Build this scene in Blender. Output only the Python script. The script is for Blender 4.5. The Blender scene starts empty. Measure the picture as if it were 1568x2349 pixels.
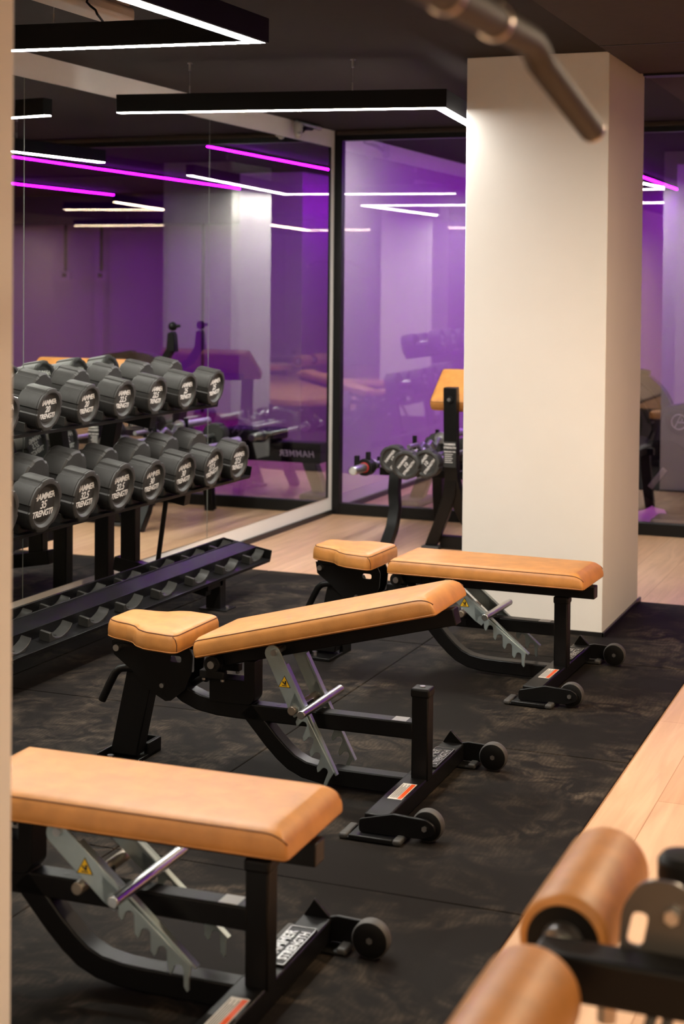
import bpy, bmesh, math, random
from mathutils import Vector, Matrix
random.seed(7)
C = bpy.context.scene.collection
PI = math.pi

# ------------------------------------------------------------------ camera
F_PX, PPX, PPY, W, H = 3550.0, 784.0, 747.0, 1568.0, 2349.0
ROLL, PITCH, YAW, CAM_Z = 0.009, 0.0268, math.atan(1406 / 3550.0), 1.45
f = Vector((-math.sin(YAW), math.cos(YAW), 0)); r = Vector((math.cos(YAW), math.sin(YAW), 0)); u = Vector((0, 0, 1))
f2 = f * math.cos(PITCH) - u * math.sin(PITCH); u2 = u * math.cos(PITCH) + f * math.sin(PITCH)
r3 = r * math.cos(ROLL) + u2 * math.sin(ROLL); u3 = u2 * math.cos(ROLL) - r * math.sin(ROLL)
cam_data = bpy.data.cameras.new('camera'); cam = bpy.data.objects.new('camera', cam_data); C.objects.link(cam)
cam.matrix_world = Matrix(((r3.x, u3.x, -f2.x, 0), (r3.y, u3.y, -f2.y, 0), (r3.z, u3.z, -f2.z, CAM_Z), (0, 0, 0, 1)))
cam_data.sensor_fit = 'HORIZONTAL'; cam_data.sensor_width = 36.0
cam_data.lens = F_PX / W * 36.0
cam_data.shift_y = (PPY - H / 2) / W
cam_data.clip_start = 0.05
cam_data.dof.use_dof = True; cam_data.dof.focus_distance = 4.9; cam_data.dof.aperture_fstop = 5.6
bpy.context.scene.camera = cam

# ------------------------------------------------------------------ world, exposure, light levels
sc = bpy.context.scene
sc.view_settings.view_transform = 'Standard'
try: sc.view_settings.look = 'None'
except Exception: pass
sc.view_settings.exposure = 0.0
sc.view_settings.gamma = 1.0
sc.view_settings.use_curve_mapping = False
world = bpy.data.worlds.new('world'); sc.world = world; world.use_nodes = True
world.node_tree.nodes['Background'].inputs[0].default_value = (0.0, 0.0, 0.0, 1)
LED_WHITE = ((1.0, 0.97, 0.88), 172.0)     # the white linear pendants
LED_WARM = ((1.0, 0.76, 0.50), 270.0)      # the warmer pendants on the camera's side of the room
LED_PURPLE = ((0.44, 0.0025, 1.0), 135.0)    # the strips in the room behind the glass
sc.cycles.max_bounces = 14; sc.cycles.diffuse_bounces = 6; sc.cycles.glossy_bounces = 8; sc.cycles.transparent_max_bounces = 12
sc.cycles.sample_clamp_indirect = 40.0
sc.cycles.caustics_reflective = True

# ------------------------------------------------------------------ materials
def srgb(c):
    return tuple(((v / 255) / 12.92 if v / 255 <= 0.04045 else ((v / 255 + 0.055) / 1.055) ** 2.4) for v in c)
def mat(name, col, rough=0.5, metal=0.0, noise=None, bump=0.0, bscale=200.0, spec=0.5, coat=0.0):
    m = bpy.data.materials.new(name); m.use_nodes = True
    nt = m.node_tree; b = nt.nodes['Principled BSDF']
    col = tuple(col)
    b.inputs['Base Color'].default_value = col + (1,)
    b.inputs['Roughness'].default_value = rough; b.inputs['Metallic'].default_value = metal
    b.inputs['Specular IOR Level'].default_value = spec
    b.inputs['Coat Weight'].default_value = coat
    tc = nt.nodes.new('ShaderNodeTexCoord')
    if noise:
        sc_, amt = noise
        n = nt.nodes.new('ShaderNodeTexNoise'); n.inputs['Scale'].default_value = sc_; n.inputs['Detail'].default_value = 6
        nt.links.new(tc.outputs['Object'], n.inputs['Vector'])
        cr = nt.nodes.new('ShaderNodeValToRGB')
        cr.color_ramp.elements[0].position = 0.3; cr.color_ramp.elements[1].position = 0.7
        cr.color_ramp.elements[0].color = tuple(v * (1 - amt) for v in col) + (1,)
        cr.color_ramp.elements[1].color = tuple(min(1, v * (1 + amt)) for v in col) + (1,)
        nt.links.new(n.outputs['Fac'], cr.inputs['Fac']); nt.links.new(cr.outputs['Color'], b.inputs['Base Color'])
    if bump:
        n2 = nt.nodes.new('ShaderNodeTexNoise'); n2.inputs['Scale'].default_value = bscale; n2.inputs['Detail'].default_value = 4
        nt.links.new(tc.outputs['Object'], n2.inputs['Vector'])
        bp = nt.nodes.new('ShaderNodeBump'); bp.inputs['Strength'].default_value = bump; bp.inputs['Distance'].default_value = 0.002
        nt.links.new(n2.outputs['Fac'], bp.inputs['Height']); nt.links.new(bp.outputs['Normal'], b.inputs['Normal'])
    return m
def emis(name, col, s):
    m = bpy.data.materials.new(name); m.use_nodes = True; nt = m.node_tree; nt.nodes.clear()
    e = nt.nodes.new('ShaderNodeEmission'); o = nt.nodes.new('ShaderNodeOutputMaterial')
    e.inputs[0].default_value = tuple(col) + (1,); e.inputs[1].default_value = s
    nt.links.new(e.outputs[0], o.inputs[0]); return m
def wood_mat():
    m = mat('oak_floor', srgb((214, 165, 120)), 0.42); nt = m.node_tree; b = nt.nodes['Principled BSDF']
    tc = nt.nodes.new('ShaderNodeTexCoord'); mp = nt.nodes.new('ShaderNodeMapping')
    mp.inputs['Rotation'].default_value = (0, 0, PI / 2)
    nt.links.new(tc.outputs['Object'], mp.inputs['Vector'])
    br = nt.nodes.new('ShaderNodeTexBrick'); br.offset = 0.37
    br.inputs['Scale'].default_value = 1.0; br.inputs['Brick Width'].default_value = 1.3; br.inputs['Row Height'].default_value = 0.19
    br.inputs['Mortar Size'].default_value = 0.0012; br.inputs['Bias'].default_value = 0.0
    br.inputs['Color1'].default_value = srgb((206, 169, 137)) + (1,); br.inputs['Color2'].default_value = srgb((195, 155, 122)) + (1,)
    br.inputs['Mortar'].default_value = srgb((160, 112, 74)) + (1,)
    nt.links.new(mp.outputs[0], br.inputs['Vector'])
    mp2 = nt.nodes.new('ShaderNodeMapping'); mp2.inputs['Scale'].default_value = (9, 0.8, 1)
    nt.links.new(tc.outputs['Object'], mp2.inputs['Vector'])
    n = nt.nodes.new('ShaderNodeTexNoise'); n.inputs['Scale'].default_value = 3.0; n.inputs['Detail'].default_value = 7; n.inputs['Distortion'].default_value = 0.8
    nt.links.new(mp2.outputs[0], n.inputs['Vector'])
    cr = nt.nodes.new('ShaderNodeValToRGB'); cr.color_ramp.elements[0].position = 0.3; cr.color_ramp.elements[1].position = 0.72
    cr.color_ramp.elements[0].color = (0.84, 0.80, 0.76, 1); cr.color_ramp.elements[1].color = (1.08, 1.08, 1.08, 1)
    nt.links.new(n.outputs['Fac'], cr.inputs['Fac'])
    mx = nt.nodes.new('ShaderNodeMix'); mx.data_type = 'RGBA'; mx.blend_type = 'MULTIPLY'; mx.inputs[0].default_value = 1.0
    nt.links.new(br.outputs['Color'], mx.inputs[6]); nt.links.new(cr.outputs['Color'], mx.inputs[7])
    nt.links.new(mx.outputs[2], b.inputs['Base Color'])
    return m
def rubber_mat():
    m = mat('rubber_floor', (0.02, 0.018, 0.016), 0.8, spec=0.13); nt = m.node_tree; b = nt.nodes['Principled BSDF']
    tc = nt.nodes.new('ShaderNodeTexCoord')
    def noise(scale, detail, dist=0.0):
        n = nt.nodes.new('ShaderNodeTexNoise'); n.inputs['Scale'].default_value = scale; n.inputs['Detail'].default_value = detail
        n.inputs['Distortion'].default_value = dist; nt.links.new(tc.outputs['Object'], n.inputs['Vector']); return n
    a = noise(2.6, 6, 1.2); s = noise(9.0, 8, 2.0); g = noise(420, 2)
    r1 = nt.nodes.new('ShaderNodeValToRGB'); r1.color_ramp.elements[0].position = 0.42; r1.color_ramp.elements[1].position = 0.66
    nt.links.new(a.outputs['Fac'], r1.inputs['Fac'])
    r2 = nt.nodes.new('ShaderNodeValToRGB'); r2.color_ramp.elements[0].position = 0.40; r2.color_ramp.elements[1].position = 0.68
    nt.links.new(s.outputs['Fac'], r2.inputs['Fac'])
    mm = nt.nodes.new('ShaderNodeMath'); mm.operation = 'MULTIPLY'
    nt.links.new(r1.outputs[0], mm.inputs[0]); nt.links.new(r2.outputs[0], mm.inputs[1])
    # tread marks: fine wavy bands broken up by the dust patches
    wv = nt.nodes.new('ShaderNodeTexWave'); wv.inputs['Scale'].default_value = 22; wv.inputs['Distortion'].default_value = 9; wv.inputs['Detail'].default_value = 2; wv.inputs['Detail Scale'].default_value = 0.6
    nt.links.new(tc.outputs['Object'], wv.inputs['Vector'])
    mw = nt.nodes.new('ShaderNodeMath'); mw.operation = 'MULTIPLY_ADD'; mw.inputs[1].default_value = 0.45; mw.inputs[2].default_value = 0.7
    nt.links.new(wv.outputs['Fac'], mw.inputs[0])
    mm2 = nt.nodes.new('ShaderNodeMath'); mm2.operation = 'MULTIPLY'
    nt.links.new(mm.outputs[0], mm2.inputs[0]); nt.links.new(mw.outputs[0], mm2.inputs[1])
    gr = nt.nodes.new('ShaderNodeMath'); gr.operation = 'MULTIPLY_ADD'; gr.inputs[1].default_value = 1.1; gr.inputs[2].default_value = 0.45
    nt.links.new(g.outputs['Fac'], gr.inputs[0])
    mm3 = nt.nodes.new('ShaderNodeMath'); mm3.operation = 'MULTIPLY'; mm3.use_clamp = True
    nt.links.new(mm2.outputs[0], mm3.inputs[0]); nt.links.new(gr.outputs[0], mm3.inputs[1])
    mx = nt.nodes.new('ShaderNodeMix'); mx.data_type = 'RGBA'
    mx.inputs[6].default_value = (0.0070, 0.0050, 0.0041, 1); mx.inputs[7].default_value = (0.064, 0.048, 0.035, 1)
    nt.links.new(mm3.outputs[0], mx.inputs[0])
    g2 = nt.nodes.new('ShaderNodeMix'); g2.data_type = 'RGBA'; g2.blend_type = 'MULTIPLY'; g2.inputs[0].default_value = 0.6
    rg = nt.nodes.new('ShaderNodeValToRGB'); rg.color_ramp.elements[0].position = 0.35; rg.color_ramp.elements[1].position = 0.65
    rg.color_ramp.elements[0].color = (0.6, 0.6, 0.6, 1); rg.color_ramp.elements[1].color = (1.3, 1.3, 1.3, 1)
    nt.links.new(g.outputs['Fac'], rg.inputs['Fac'])
    nt.links.new(mx.outputs[2], g2.inputs[6]); nt.links.new(rg.outputs[0], g2.inputs[7])
    nt.links.new(g2.outputs[2], b.inputs['Base Color'])
    bp = nt.nodes.new('ShaderNodeBump'); bp.inputs['Strength'].default_value = 0.35; bp.inputs['Distance'].default_value = 0.002
    nt.links.new(g.outputs['Fac'], bp.inputs['Height']); nt.links.new(bp.outputs['Normal'], b.inputs['Normal'])
    return m
def glass_mat():
    m = bpy.data.materials.new('partition_glass'); m.use_nodes = True; nt = m.node_tree; nt.nodes.clear()
    o = nt.nodes.new('ShaderNodeOutputMaterial'); mx = nt.nodes.new('ShaderNodeMixShader')
    t = nt.nodes.new('ShaderNodeBsdfTransparent'); g = nt.nodes.new('ShaderNodeBsdfGlossy')
    t.inputs[0].default_value = (0.80, 0.77, 0.82, 1); g.inputs[0].default_value = (0.95, 0.95, 0.95, 1); g.inputs['Roughness'].default_value = 0.0
    lw = nt.nodes.new('ShaderNodeFresnel'); lw.inputs[0].default_value = 1.5
    ma = nt.nodes.new('ShaderNodeMath'); ma.operation = 'MULTIPLY_ADD'; ma.inputs[1].default_value = 1.0; ma.inputs[2].default_value = GLASS_REFL
    ma.use_clamp = True
    nt.links.new(lw.outputs[0], ma.inputs[0]); nt.links.new(ma.outputs[0], mx.inputs[0])
    nt.links.new(t.outputs[0], mx.inputs[1]); nt.links.new(g.outputs[0], mx.inputs[2]); nt.links.new(mx.outputs[0], o.inputs[0])
    return m
def mirror_mat():
    m = bpy.data.materials.new('mirror_silver'); m.use_nodes = True; nt = m.node_tree; nt.nodes.clear()
    o = nt.nodes.new('ShaderNodeOutputMaterial'); g = nt.nodes.new('ShaderNodeBsdfGlossy')
    g.inputs[0].default_value = (0.80, 0.83, 0.80, 1); g.inputs['Roughness'].default_value = 0.0
    nt.links.new(g.outputs[0], o.inputs[0]); return m
GLASS_REFL = 0.11
M = {}
M['wall'] = mat('wall_paint', (0.79, 0.76, 0.73), 0.7, noise=(3.0, 0.02), bump=0.05, bscale=60)
M['ceil'] = mat('ceiling_paint', (0.027, 0.0195, 0.017), 0.85, noise=(40, 0.06), spec=0.2)
M['soffit'] = mat('soffit_board', (0.045, 0.031, 0.024), 0.8, noise=(30, 0.08), spec=0.2)
M['wood'] = wood_mat(); M['rubber'] = rubber_mat(); M['glass'] = glass_mat(); M['mirror'] = mirror_mat()
M['edge'] = mat('mirror_edge', (0.25, 0.27, 0.25), 0.25)
M['frame'] = mat('black_aluminium', (0.0036, 0.0033, 0.0034), 0.42, spec=0.3)
M['base'] = mat('black_baseboard', (0.010, 0.009, 0.009), 0.35)
M['black'] = mat('black_powder_coat', (0.0036, 0.0033, 0.0034), 0.38, spec=0.22, bump=0.12, bscale=700)
M['rack'] = mat('rack_powder_coat', (0.0036, 0.0033, 0.0034), 0.42, spec=0.25, bump=0.15, bscale=600)
M['plastic'] = mat('black_plastic', (0.0036, 0.0033, 0.0034), 0.45, spec=0.25)
M['saddle'] = mat('saddle_rubber', (0.026, 0.025, 0.023), 0.42, noise=(40, 0.15))
M['urethane'] = mat('dark_urethane', (0.026, 0.0245, 0.023), 0.55, noise=(60, 0.12), bump=0.1, bscale=900)
M['letter'] = mat('white_lettering', (0.72, 0.69, 0.67), 0.5)
M['leather'] = mat('tan_leather', (0.470, 0.196, 0.047), 0.47, noise=(22, 0.13), bump=0.14, bscale=420)
M['thread'] = mat('seam_thread', srgb((84, 44, 16)), 0.7)
M['zinc'] = mat('zinc_plate', (0.40, 0.48, 0.50), 0.38, metal=0.75, noise=(14, 0.12))
M['chrome'] = mat('chrome', (0.58, 0.60, 0.60), 0.30, metal=1.0)
M['steel'] = mat('brushed_steel', (0.55, 0.55, 0.55), 0.30, metal=1.0)
M['bush'] = mat('bronze_bushing', (0.30, 0.25, 0.20), 0.35, metal=0.8)
M['tyre'] = mat('grey_tyre', (0.055, 0.05, 0.048), 0.6)
M['rubgrey'] = mat('grey_rubber', (0.04, 0.037, 0.035), 0.6)
M['yellow'] = mat('warning_yellow', srgb((222, 178, 20)), 0.5)
M['ink'] = mat('black_ink', (0.012, 0.012, 0.012), 0.5)
M['white'] = mat('label_white', (0.62, 0.60, 0.57), 0.5)
M['orange'] = mat('label_orange', srgb((222, 84, 26)), 0.5)
M['silverlab'] = mat('silver_label', (0.46, 0.45, 0.43), 0.4, metal=0.2)
M['led'] = emis('white_led', *LED_WHITE)
M['led_warm'] = emis('warm_white_led', *LED_WARM)
M['purple'] = emis('purple_led', *LED_PURPLE)
M['lamp'] = mat('lamp_housing', (0.0036, 0.0033, 0.0034), 0.5, spec=0.2)
M['beige'] = mat('beige_plastic', (0.55, 0.49, 0.44), 0.5)
M['bar'] = mat('bar_rubber', (0.036, 0.026, 0.020), 0.6)
M['barring'] = mat('bar_ring', (0.55, 0.44, 0.35), 0.3, metal=0.8)
M['greyplate'] = mat('grey_plate', (0.10, 0.095, 0.09), 0.32, metal=0.5)
M['taupe'] = mat('taupe_plastic', (0.032, 0.026, 0.024), 0.5)
M['red'] = mat('red_ring', (0.35, 0.02, 0.02), 0.4)
M['darkwall'] = mat('dark_wall_paint', (0.26, 0.235, 0.225), 0.7, noise=(3.0, 0.03))
M['wall2'] = mat('next_room_paint', (0.46, 0.42, 0.44), 0.75)

# ------------------------------------------------------------------ mesh helpers
def rotm(rx=0, ry=0, rz=0):
    return Matrix.Rotation(rz, 4, 'Z') @ Matrix.Rotation(ry, 4, 'Y') @ Matrix.Rotation(rx, 4, 'X')
class MB:
    def __init__(s): s.b = bmesh.new()
    def box(s, lo, hi, rot=None, at=None):
        c = [(a + b) / 2 for a, b in zip(lo, hi)]; d = [abs(b - a) for a, b in zip(lo, hi)]
        m = Matrix.Translation(c) @ Matrix.Diagonal((*d, 1))
        if rot is not None:
            p = Matrix.Translation(at if at is not None else c); m = p @ rot @ p.inverted() @ m
        bmesh.ops.create_cube(s.b, size=1.0, matrix=m); return s
    def poly(s, pts, lo, hi, axis='Y', holes=()):
        """closed outline extruded from lo to hi along an axis; pts are the other two coordinates"""
        def P(p, t):
            if axis == 'Y': return (p[0], t, p[1])
            if axis == 'Z': return (p[0], p[1], t)
            return (t, p[0], p[1])
        a = [s.b.verts.new(P(p, lo)) for p in pts]; b = [s.b.verts.new(P(p, hi)) for p in pts]
        n = len(pts)
        s.b.faces.new(a); s.b.faces.new(b[::-1])
        for i in range(n):
            j = (i + 1) % n; s.b.faces.new((a[j], a[i], b[i], b[j]))
        return s
    def plate(s, outer, holes, lo, hi, axis='Y'):
        def P(p, t): return (p[0], t, p[1]) if axis == 'Y' else ((p[0], p[1], t) if axis == 'Z' else (t, p[0], p[1]))
        es = []
        for L in [outer] + list(holes):
            v = [s.b.verts.new(P(p, lo)) for p in L]
            es += [s.b.edges.new((v[i], v[(i + 1) % len(v)])) for i in range(len(v))]
        g = bmesh.ops.triangle_fill(s.b, use_beauty=True, use_dissolve=False, edges=es)
        fs = [q for q in g['geom'] if isinstance(q, bmesh.types.BMFace)]
        e = bmesh.ops.extrude_face_region(s.b, geom=fs)
        vs = [q for q in e['geom'] if isinstance(q, bmesh.types.BMVert)]
        bmesh.ops.translate(s.b, verts=vs, vec=Vector(P((0, 0), hi - lo)))
        return s
    def cyl(s, p, q, rad, rad2=None, seg=20):
        p = Vector(p); q = Vector(q); d = q - p
        m = Matrix.Translation((p + q) / 2) @ d.to_track_quat('Z', 'Y').to_matrix().to_4x4()
        bmesh.ops.create_cone(s.b, cap_ends=True, segments=seg, radius1=rad, radius2=rad if rad2 is None else rad2, depth=d.length, matrix=m)
        return s
    def sphere(s, c, rad, sc_=(1, 1, 1), seg=20):
        bmesh.ops.create_uvsphere(s.b, u_segments=seg, v_segments=seg // 2, radius=rad, matrix=Matrix.Translation(c) @ Matrix.Diagonal((*sc_, 1))); return s
    def tube(s, pts, rad, seg=12, closed=False):
        """round tube swept along points"""
        pts = [Vector(p) for p in pts]; n = len(pts); rings = []
        up = None
        for i, p in enumerate(pts):
            a = pts[(i - 1) % n] if (closed or i > 0) else p; b = pts[(i + 1) % n] if (closed or i < n - 1) else p
            t = (b - a).normalized()
            if up is None:
                up = Vector((0, 0, 1)) if abs(t.z) < 0.9 else Vector((1, 0, 0))
            x = t.cross(up)
            if x.length < 1e-5: x = t.cross(Vector((0, 1, 0)))
            x.normalize(); y = x.cross(t).normalized(); up = y
            rings.append([s.b.verts.new(p + x * math.cos(k * 2 * PI / seg) * rad + y * math.sin(k * 2 * PI / seg) * rad) for k in range(seg)])
        for i in range(n if closed else n - 1):
            A = rings[i]; B = rings[(i + 1) % n]
            for k in range(seg):
                l = (k + 1) % seg; s.b.faces.new((A[k], A[l], B[l], B[k]))
        if not closed:
            s.b.faces.new(rings[0][::-1]); s.b.faces.new(rings[-1])
        return s
    def strap(s, pts, w, t, axis_v):
        """rectangular bar swept in the plane perpendicular to axis_v; w along axis_v, t across"""
        v = Vector(axis_v).normalized(); pts = [Vector(p) for p in pts]; n = len(pts); rings = []
        for i, p in enumerate(pts):
            d1 = (pts[i] - pts[i - 1]).normalized() if i > 0 else None; d2 = (pts[i + 1] - pts[i]).normalized() if i < n - 1 else None
            if d1 is None: d = d2; k = 1
            elif d2 is None: d = d1; k = 1
            else:
                d = (d1 + d2).normalized(); k = 1 / max(0.4, d.dot(d1))
            nn = v.cross(d).normalized()
            rings.append([s.b.verts.new(p + v * a * w / 2 + nn * b * t / 2 * k) for a, b in ((-1, -1), (1, -1), (1, 1), (-1, 1))])
        for A, B in zip(rings[:-1], rings[1:]):
            for k in range(4):
                l = (k + 1) % 4; s.b.faces.new((A[k], A[l], B[l], B[k]))
        s.b.faces.new(rings[0][::-1]); s.b.faces.new(rings[-1]); return s
    def lathe(s, prof, axis='X', seg=48, mod=None, origin=(0, 0, 0)):
        """prof: (along, radius, modulated?)"""
        rings = []
        for pr in prof:
            x, rd = pr[0], pr[1]; md = len(pr) > 2 and pr[2]
            ring = []
            for k in range(seg):
                th = 2 * PI * k / seg; rr = rd * (mod(th) if (mod and md) else 1)
                if axis == 'X': c = (x, rr * math.cos(th), rr * math.sin(th))
                elif axis == 'Y': c = (rr * math.cos(th), x, rr * math.sin(th))
                else: c = (rr * math.cos(th), rr * math.sin(th), x)
                ring.append(s.b.verts.new(Vector(c) + Vector(origin)))
            rings.append(ring)
        for A, B in zip(rings[:-1], rings[1:]):
            for k in range(seg):
                l = (k + 1) % seg; s.b.faces.new((A[k], A[l], B[l], B[k]))
        s.b.faces.new(rings[0][::-1]); s.b.faces.new(rings[-1]); return s
    def rings(s, loops, cap=True):
        R = [[s.b.verts.new(p) for p in L] for L in loops]; n = len(R[0])
        for A, B in zip(R[:-1], R[1:]):
            for k in range(n):
                l = (k + 1) % n; s.b.faces.new((A[k], A[l], B[l], B[k]))
        s.b.faces.new(R[0][::-1])
        if cap: s.b.faces.new(R[-1])
        s.last = R[-1]
        return s
    def xf(s, m):
        bmesh.ops.transform(s.b, matrix=m, verts=s.b.verts); return s
    def build(s, name, m, parent=None, bevel=0.0, seg=2, smooth=35):
        bmesh.ops.recalc_face_normals(s.b, faces=s.b.faces)
        me = bpy.data.meshes.new(name); s.b.to_mesh(me); s.b.free()
        for p in me.polygons: p.use_smooth = True
        me.set_sharp_from_angle(angle=math.radians(smooth))
        me.materials.append(m)
        o = bpy.data.objects.new(name, me); C.objects.link(o)
        if parent: o.parent = parent
        if bevel:
            md = o.modifiers.new('bevel', 'BEVEL'); md.width = bevel; md.segments = seg; md.limit_method = 'ANGLE'; md.angle_limit = math.radians(40)
            md.harden_normals = False
        return o
def tag(o, label=None, cat=None, group=None, kind=None):
    if label: o['label'] = label
    if cat: o['category'] = cat
    if group: o['group'] = group
    if kind: o['kind'] = kind
    return o
def thing(name, label, cat, loc=(0, 0, 0), rz=0.0, group=None):
    o = bpy.data.objects.new(name, None); C.objects.link(o); o.empty_display_size = 0.1
    o.location = loc; o.rotation_euler = (0, 0, rz); return tag(o, label, cat, group)
def struct(o, label, cat='room'):
    return tag(o, label, cat, kind='structure')
def copy_tree(o, parent=None):
    c = o.copy(); C.objects.link(c)
    if parent: c.parent = parent
    for ch in list(o.children): copy_tree(ch, c)
    return c
_text = {}
def text_mesh(s, size=1.0, shear=0.0, weight=0.0, ext=0.0, align='CENTER', space=1.0):
    key = (s, size, shear, weight, ext, align, space)
    if key in _text: return _text[key]
    cu = bpy.data.curves.new('lettering', 'FONT'); cu.body = s; cu.size = size; cu.shear = shear; cu.offset = weight; cu.extrude = ext
    cu.align_x = align; cu.align_y = 'CENTER'; cu.space_character = space; cu.resolution_u = 3
    o = bpy.data.objects.new('lettering', cu); C.objects.link(o)
    dg = bpy.context.evaluated_depsgraph_get(); dg.update()
    me = bpy.data.meshes.new_from_object(o.evaluated_get(dg))
    bpy.data.objects.remove(o); bpy.data.curves.remove(cu)
    _text[key] = me; return me
def text_into(mb, s, size, mtx, **k):
    me = text_mesh(s, size, **k); t = bmesh.new(); t.from_mesh(me); bmesh.ops.transform(t, matrix=mtx, verts=t.verts)
    tmp = bpy.data.meshes.new('tmp'); t.to_mesh(tmp); t.free(); mb.b.from_mesh(tmp); bpy.data.meshes.remove(tmp)
def mtx(o, x, y, z):
    """matrix with local axes x, y, z at origin o"""
    x, y, z, o = Vector(x), Vector(y), Vector(z), Vector(o)
    return Matrix(((x.x, y.x, z.x, o.x), (x.y, y.y, z.y, o.y), (x.z, y.z, z.z, o.z), (0, 0, 0, 1)))

# ------------------------------------------------------------------ the room
WX, GY, CZ = -3.654, 9.07, 2.415
RX, BY, FY = 4.2, -8.0, 15.6
struct(MB().box((WX - 0.2, BY, -0.06), (RX, FY, -0.008)).build('floor', M['wood']), 'light oak plank floor running through both rooms')
struct(MB().box((WX - 0.2, BY, CZ), (RX, FY, CZ + 0.12)).build('ceiling', M['ceil']), 'dark brown painted ceiling')
struct(MB().box((WX - 0.2, BY, -0.008), (WX, FY, CZ)).build('wall_left', M['wall']), 'cream wall carrying the mirror panels')
struct(MB().box((RX, BY, -0.06), (RX + 0.15, FY, CZ)).build('wall_right', M['darkwall']), 'grey wall on the right, out of frame')
struct(MB().box((WX - 0.2, BY - 0.15, -0.06), (RX + 0.15, BY, CZ)).build('wall_front', M['darkwall']), 'grey wall behind the camera')
struct(MB().box((WX - 0.2, FY, -0.06), (RX + 0.15, FY + 0.15, CZ)).build('wall_back', M['wall2']), 'far wall of the purple-lit room behind the glass')
struct(MB().box((WX, BY, -0.008), (WX + 0.012, GY, 0.022)).build('baseboard_left', M['base']), 'thin black baseboard under the mirror wall')
struct(MB().box((-1.265, BY, 2.355), (RX, 6.60, CZ - 0.002)).build('trim_1', M['soffit'], bevel=0.002), 'brown boxed soffit on the right of the ceiling')
struct(MB().box((-1.265, 6.68, 2.362), (RX, GY - 0.02, CZ - 0.002)).build('trim_2', M['soffit'], bevel=0.002), 'brown soffit panel behind the column')
struct(MB().box((-1.25, 6.60, 2.345), (RX, 6.68, CZ - 0.002)).build('trim_3', M['frame']), 'black strip between the two soffit panels')
struct(MB().box((-1.262, 5.79, 2.3535), (RX, 5.80, 2.358)).build('trim_4', M['frame']), 'dark joint across the soffit boards')
# square column
col = MB().box((-1.945, 6.325, -0.008), (-1.335, 7.085, CZ)).build('column', M['wall'], bevel=0.003); struct(col, 'square cream column in front of the glass wall', 'column')
cb = MB()
cb.box((-1.953, 6.317, -0.008), (-1.327, 6.325, 0.018)).box((-1.335, 6.317, -0.008), (-1.325, 7.13, 0.018))
struct(cb.build('baseboard_column', M['base'], bevel=0.001), 'thin black baseboard around the cream column')
# column beside the camera
struct(MB().box((-1.95, 1.45, -0.008), (-1.352, 2.036, CZ)).build('wall_corner', M['wall'], bevel=0.004), 'cream wall corner at the left edge of the photo')
# column of the next room
struct(MB().box((-2.05, 12.3, -0.008), (-1.45, 12.95, CZ)).build('column', M['wall2'], bevel=0.003), 'square column in the purple-lit room', 'column')
struct(MB().box((-1.2, FY - 0.6, 2.10), (RX, FY, CZ - 0.002)).build('trim_6', M['frame']), 'black bulkhead over the far wall of the purple-lit room')
struct(MB().box((1.78, FY - 0.12, -0.008), (1.90, FY, 2.10)).build('trim_7', M['wall2'], bevel=0.004), 'pale pilaster on the far wall of the purple-lit room')
struct(MB().box((1.02, FY - 0.10, -0.008), (1.06, FY, 2.10)).build('trim_8', M['wall2'], bevel=0.004), 'narrow pale strip on the far wall of the purple-lit room')
struct(MB().box((0.55, FY - 0.02, -0.008), (0.57, FY, 2.10)).build('trim_9', M['frame']), 'dark joint on the far wall of the purple-lit room')
# rubber floor
mats = MB()
ys = [-0.25, 0.98, 2.21, 3.44, 4.67, 5.90, 7.11]; xs = [-3.625, -3.20, -1.975, -0.90]
for i in range(len(xs) - 1):
    for j in range(len(ys) - 1):
        mats.box((xs[i] + 0.0015, ys[j] + 0.002, -0.008), (xs[i + 1] - 0.0015, ys[j + 1] - 0.002, 0.0))
tag(mats.build('rubber_mat_flooring', M['rubber'], bevel=0.0025, seg=1), 'black rubber mat flooring, dusty, under the benches', 'floor mat')

# mirror panels
seams = [0.35, 2.09, 3.83, 5.568, 7.304, 9.005]
mlab = ['mirror panel hidden behind the near wall corner', 'mirror panel behind the near wall corner, left of the dumbbells', 'mirror panel at the left edge behind the dumbbell rack',
        'wall mirror panel behind the right half of the dumbbell rack', 'wall mirror panel at the far end beside the black glass frame']
for i in range(5):
    a, b = seams[i] + 0.0025, seams[i + 1] - 0.0025
    m = thing('wall_mirror', mlab[i], 'mirror', (WX, (a + b) / 2, 0.105), group='mirror panels on the left wall')
    h = (b - a) / 2
    MB().box((0.0, -h, 0), (0.005, h, 2.20)).build('mirror_backing', M['edge'], m)
    MB().box((0.0052, -h + 0.001, 0.001), (0.0062, h - 0.001, 2.199)).build('mirror_face', M['mirror'], m)

# glass partition
win = thing('window_1', 'black framed glass partition in front of the purple-lit room', 'window', (WX, GY, 0)); win['kind'] = 'structure'
fr = MB()
fr.box((0.0, 0, -0.008), (0.052, 0.06, 2.425 - 0.012))
fr.box((0.052, 0, -0.008), (RX - WX, 0.06, 0.065)).box((0.052, 0, 2.352), (RX - WX, 0.06, 2.413))
for x in (3.1, 5.2): fr.box((x, 0, 0.065), (x + 0.05, 0.06, 2.352))
fr.build('window_frame', M['frame'], win, bevel=0.003)
px = [0.052, 3.1, 3.15, 5.2, 5.25, RX - WX]
for i in (0, 2, 4):
    MB().box((px[i], 0.028, 0.065), (px[i + 1], 0.032, 2.352)).build('window_pane', M['glass'], win)
struct(MB().box((WX + 0.02, GY - 0.03, 2.385), (RX, GY - 0.004, CZ - 0.002)).build('trim_5', M['soffit'], bevel=0.006), 'dark brown trim above the glass partition')
struct(MB().box((WX, GY + 0.07, -0.008), (WX + 0.012, FY, 0.03)).build('baseboard_back', M['base']), 'black baseboard in the purple-lit room')

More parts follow.
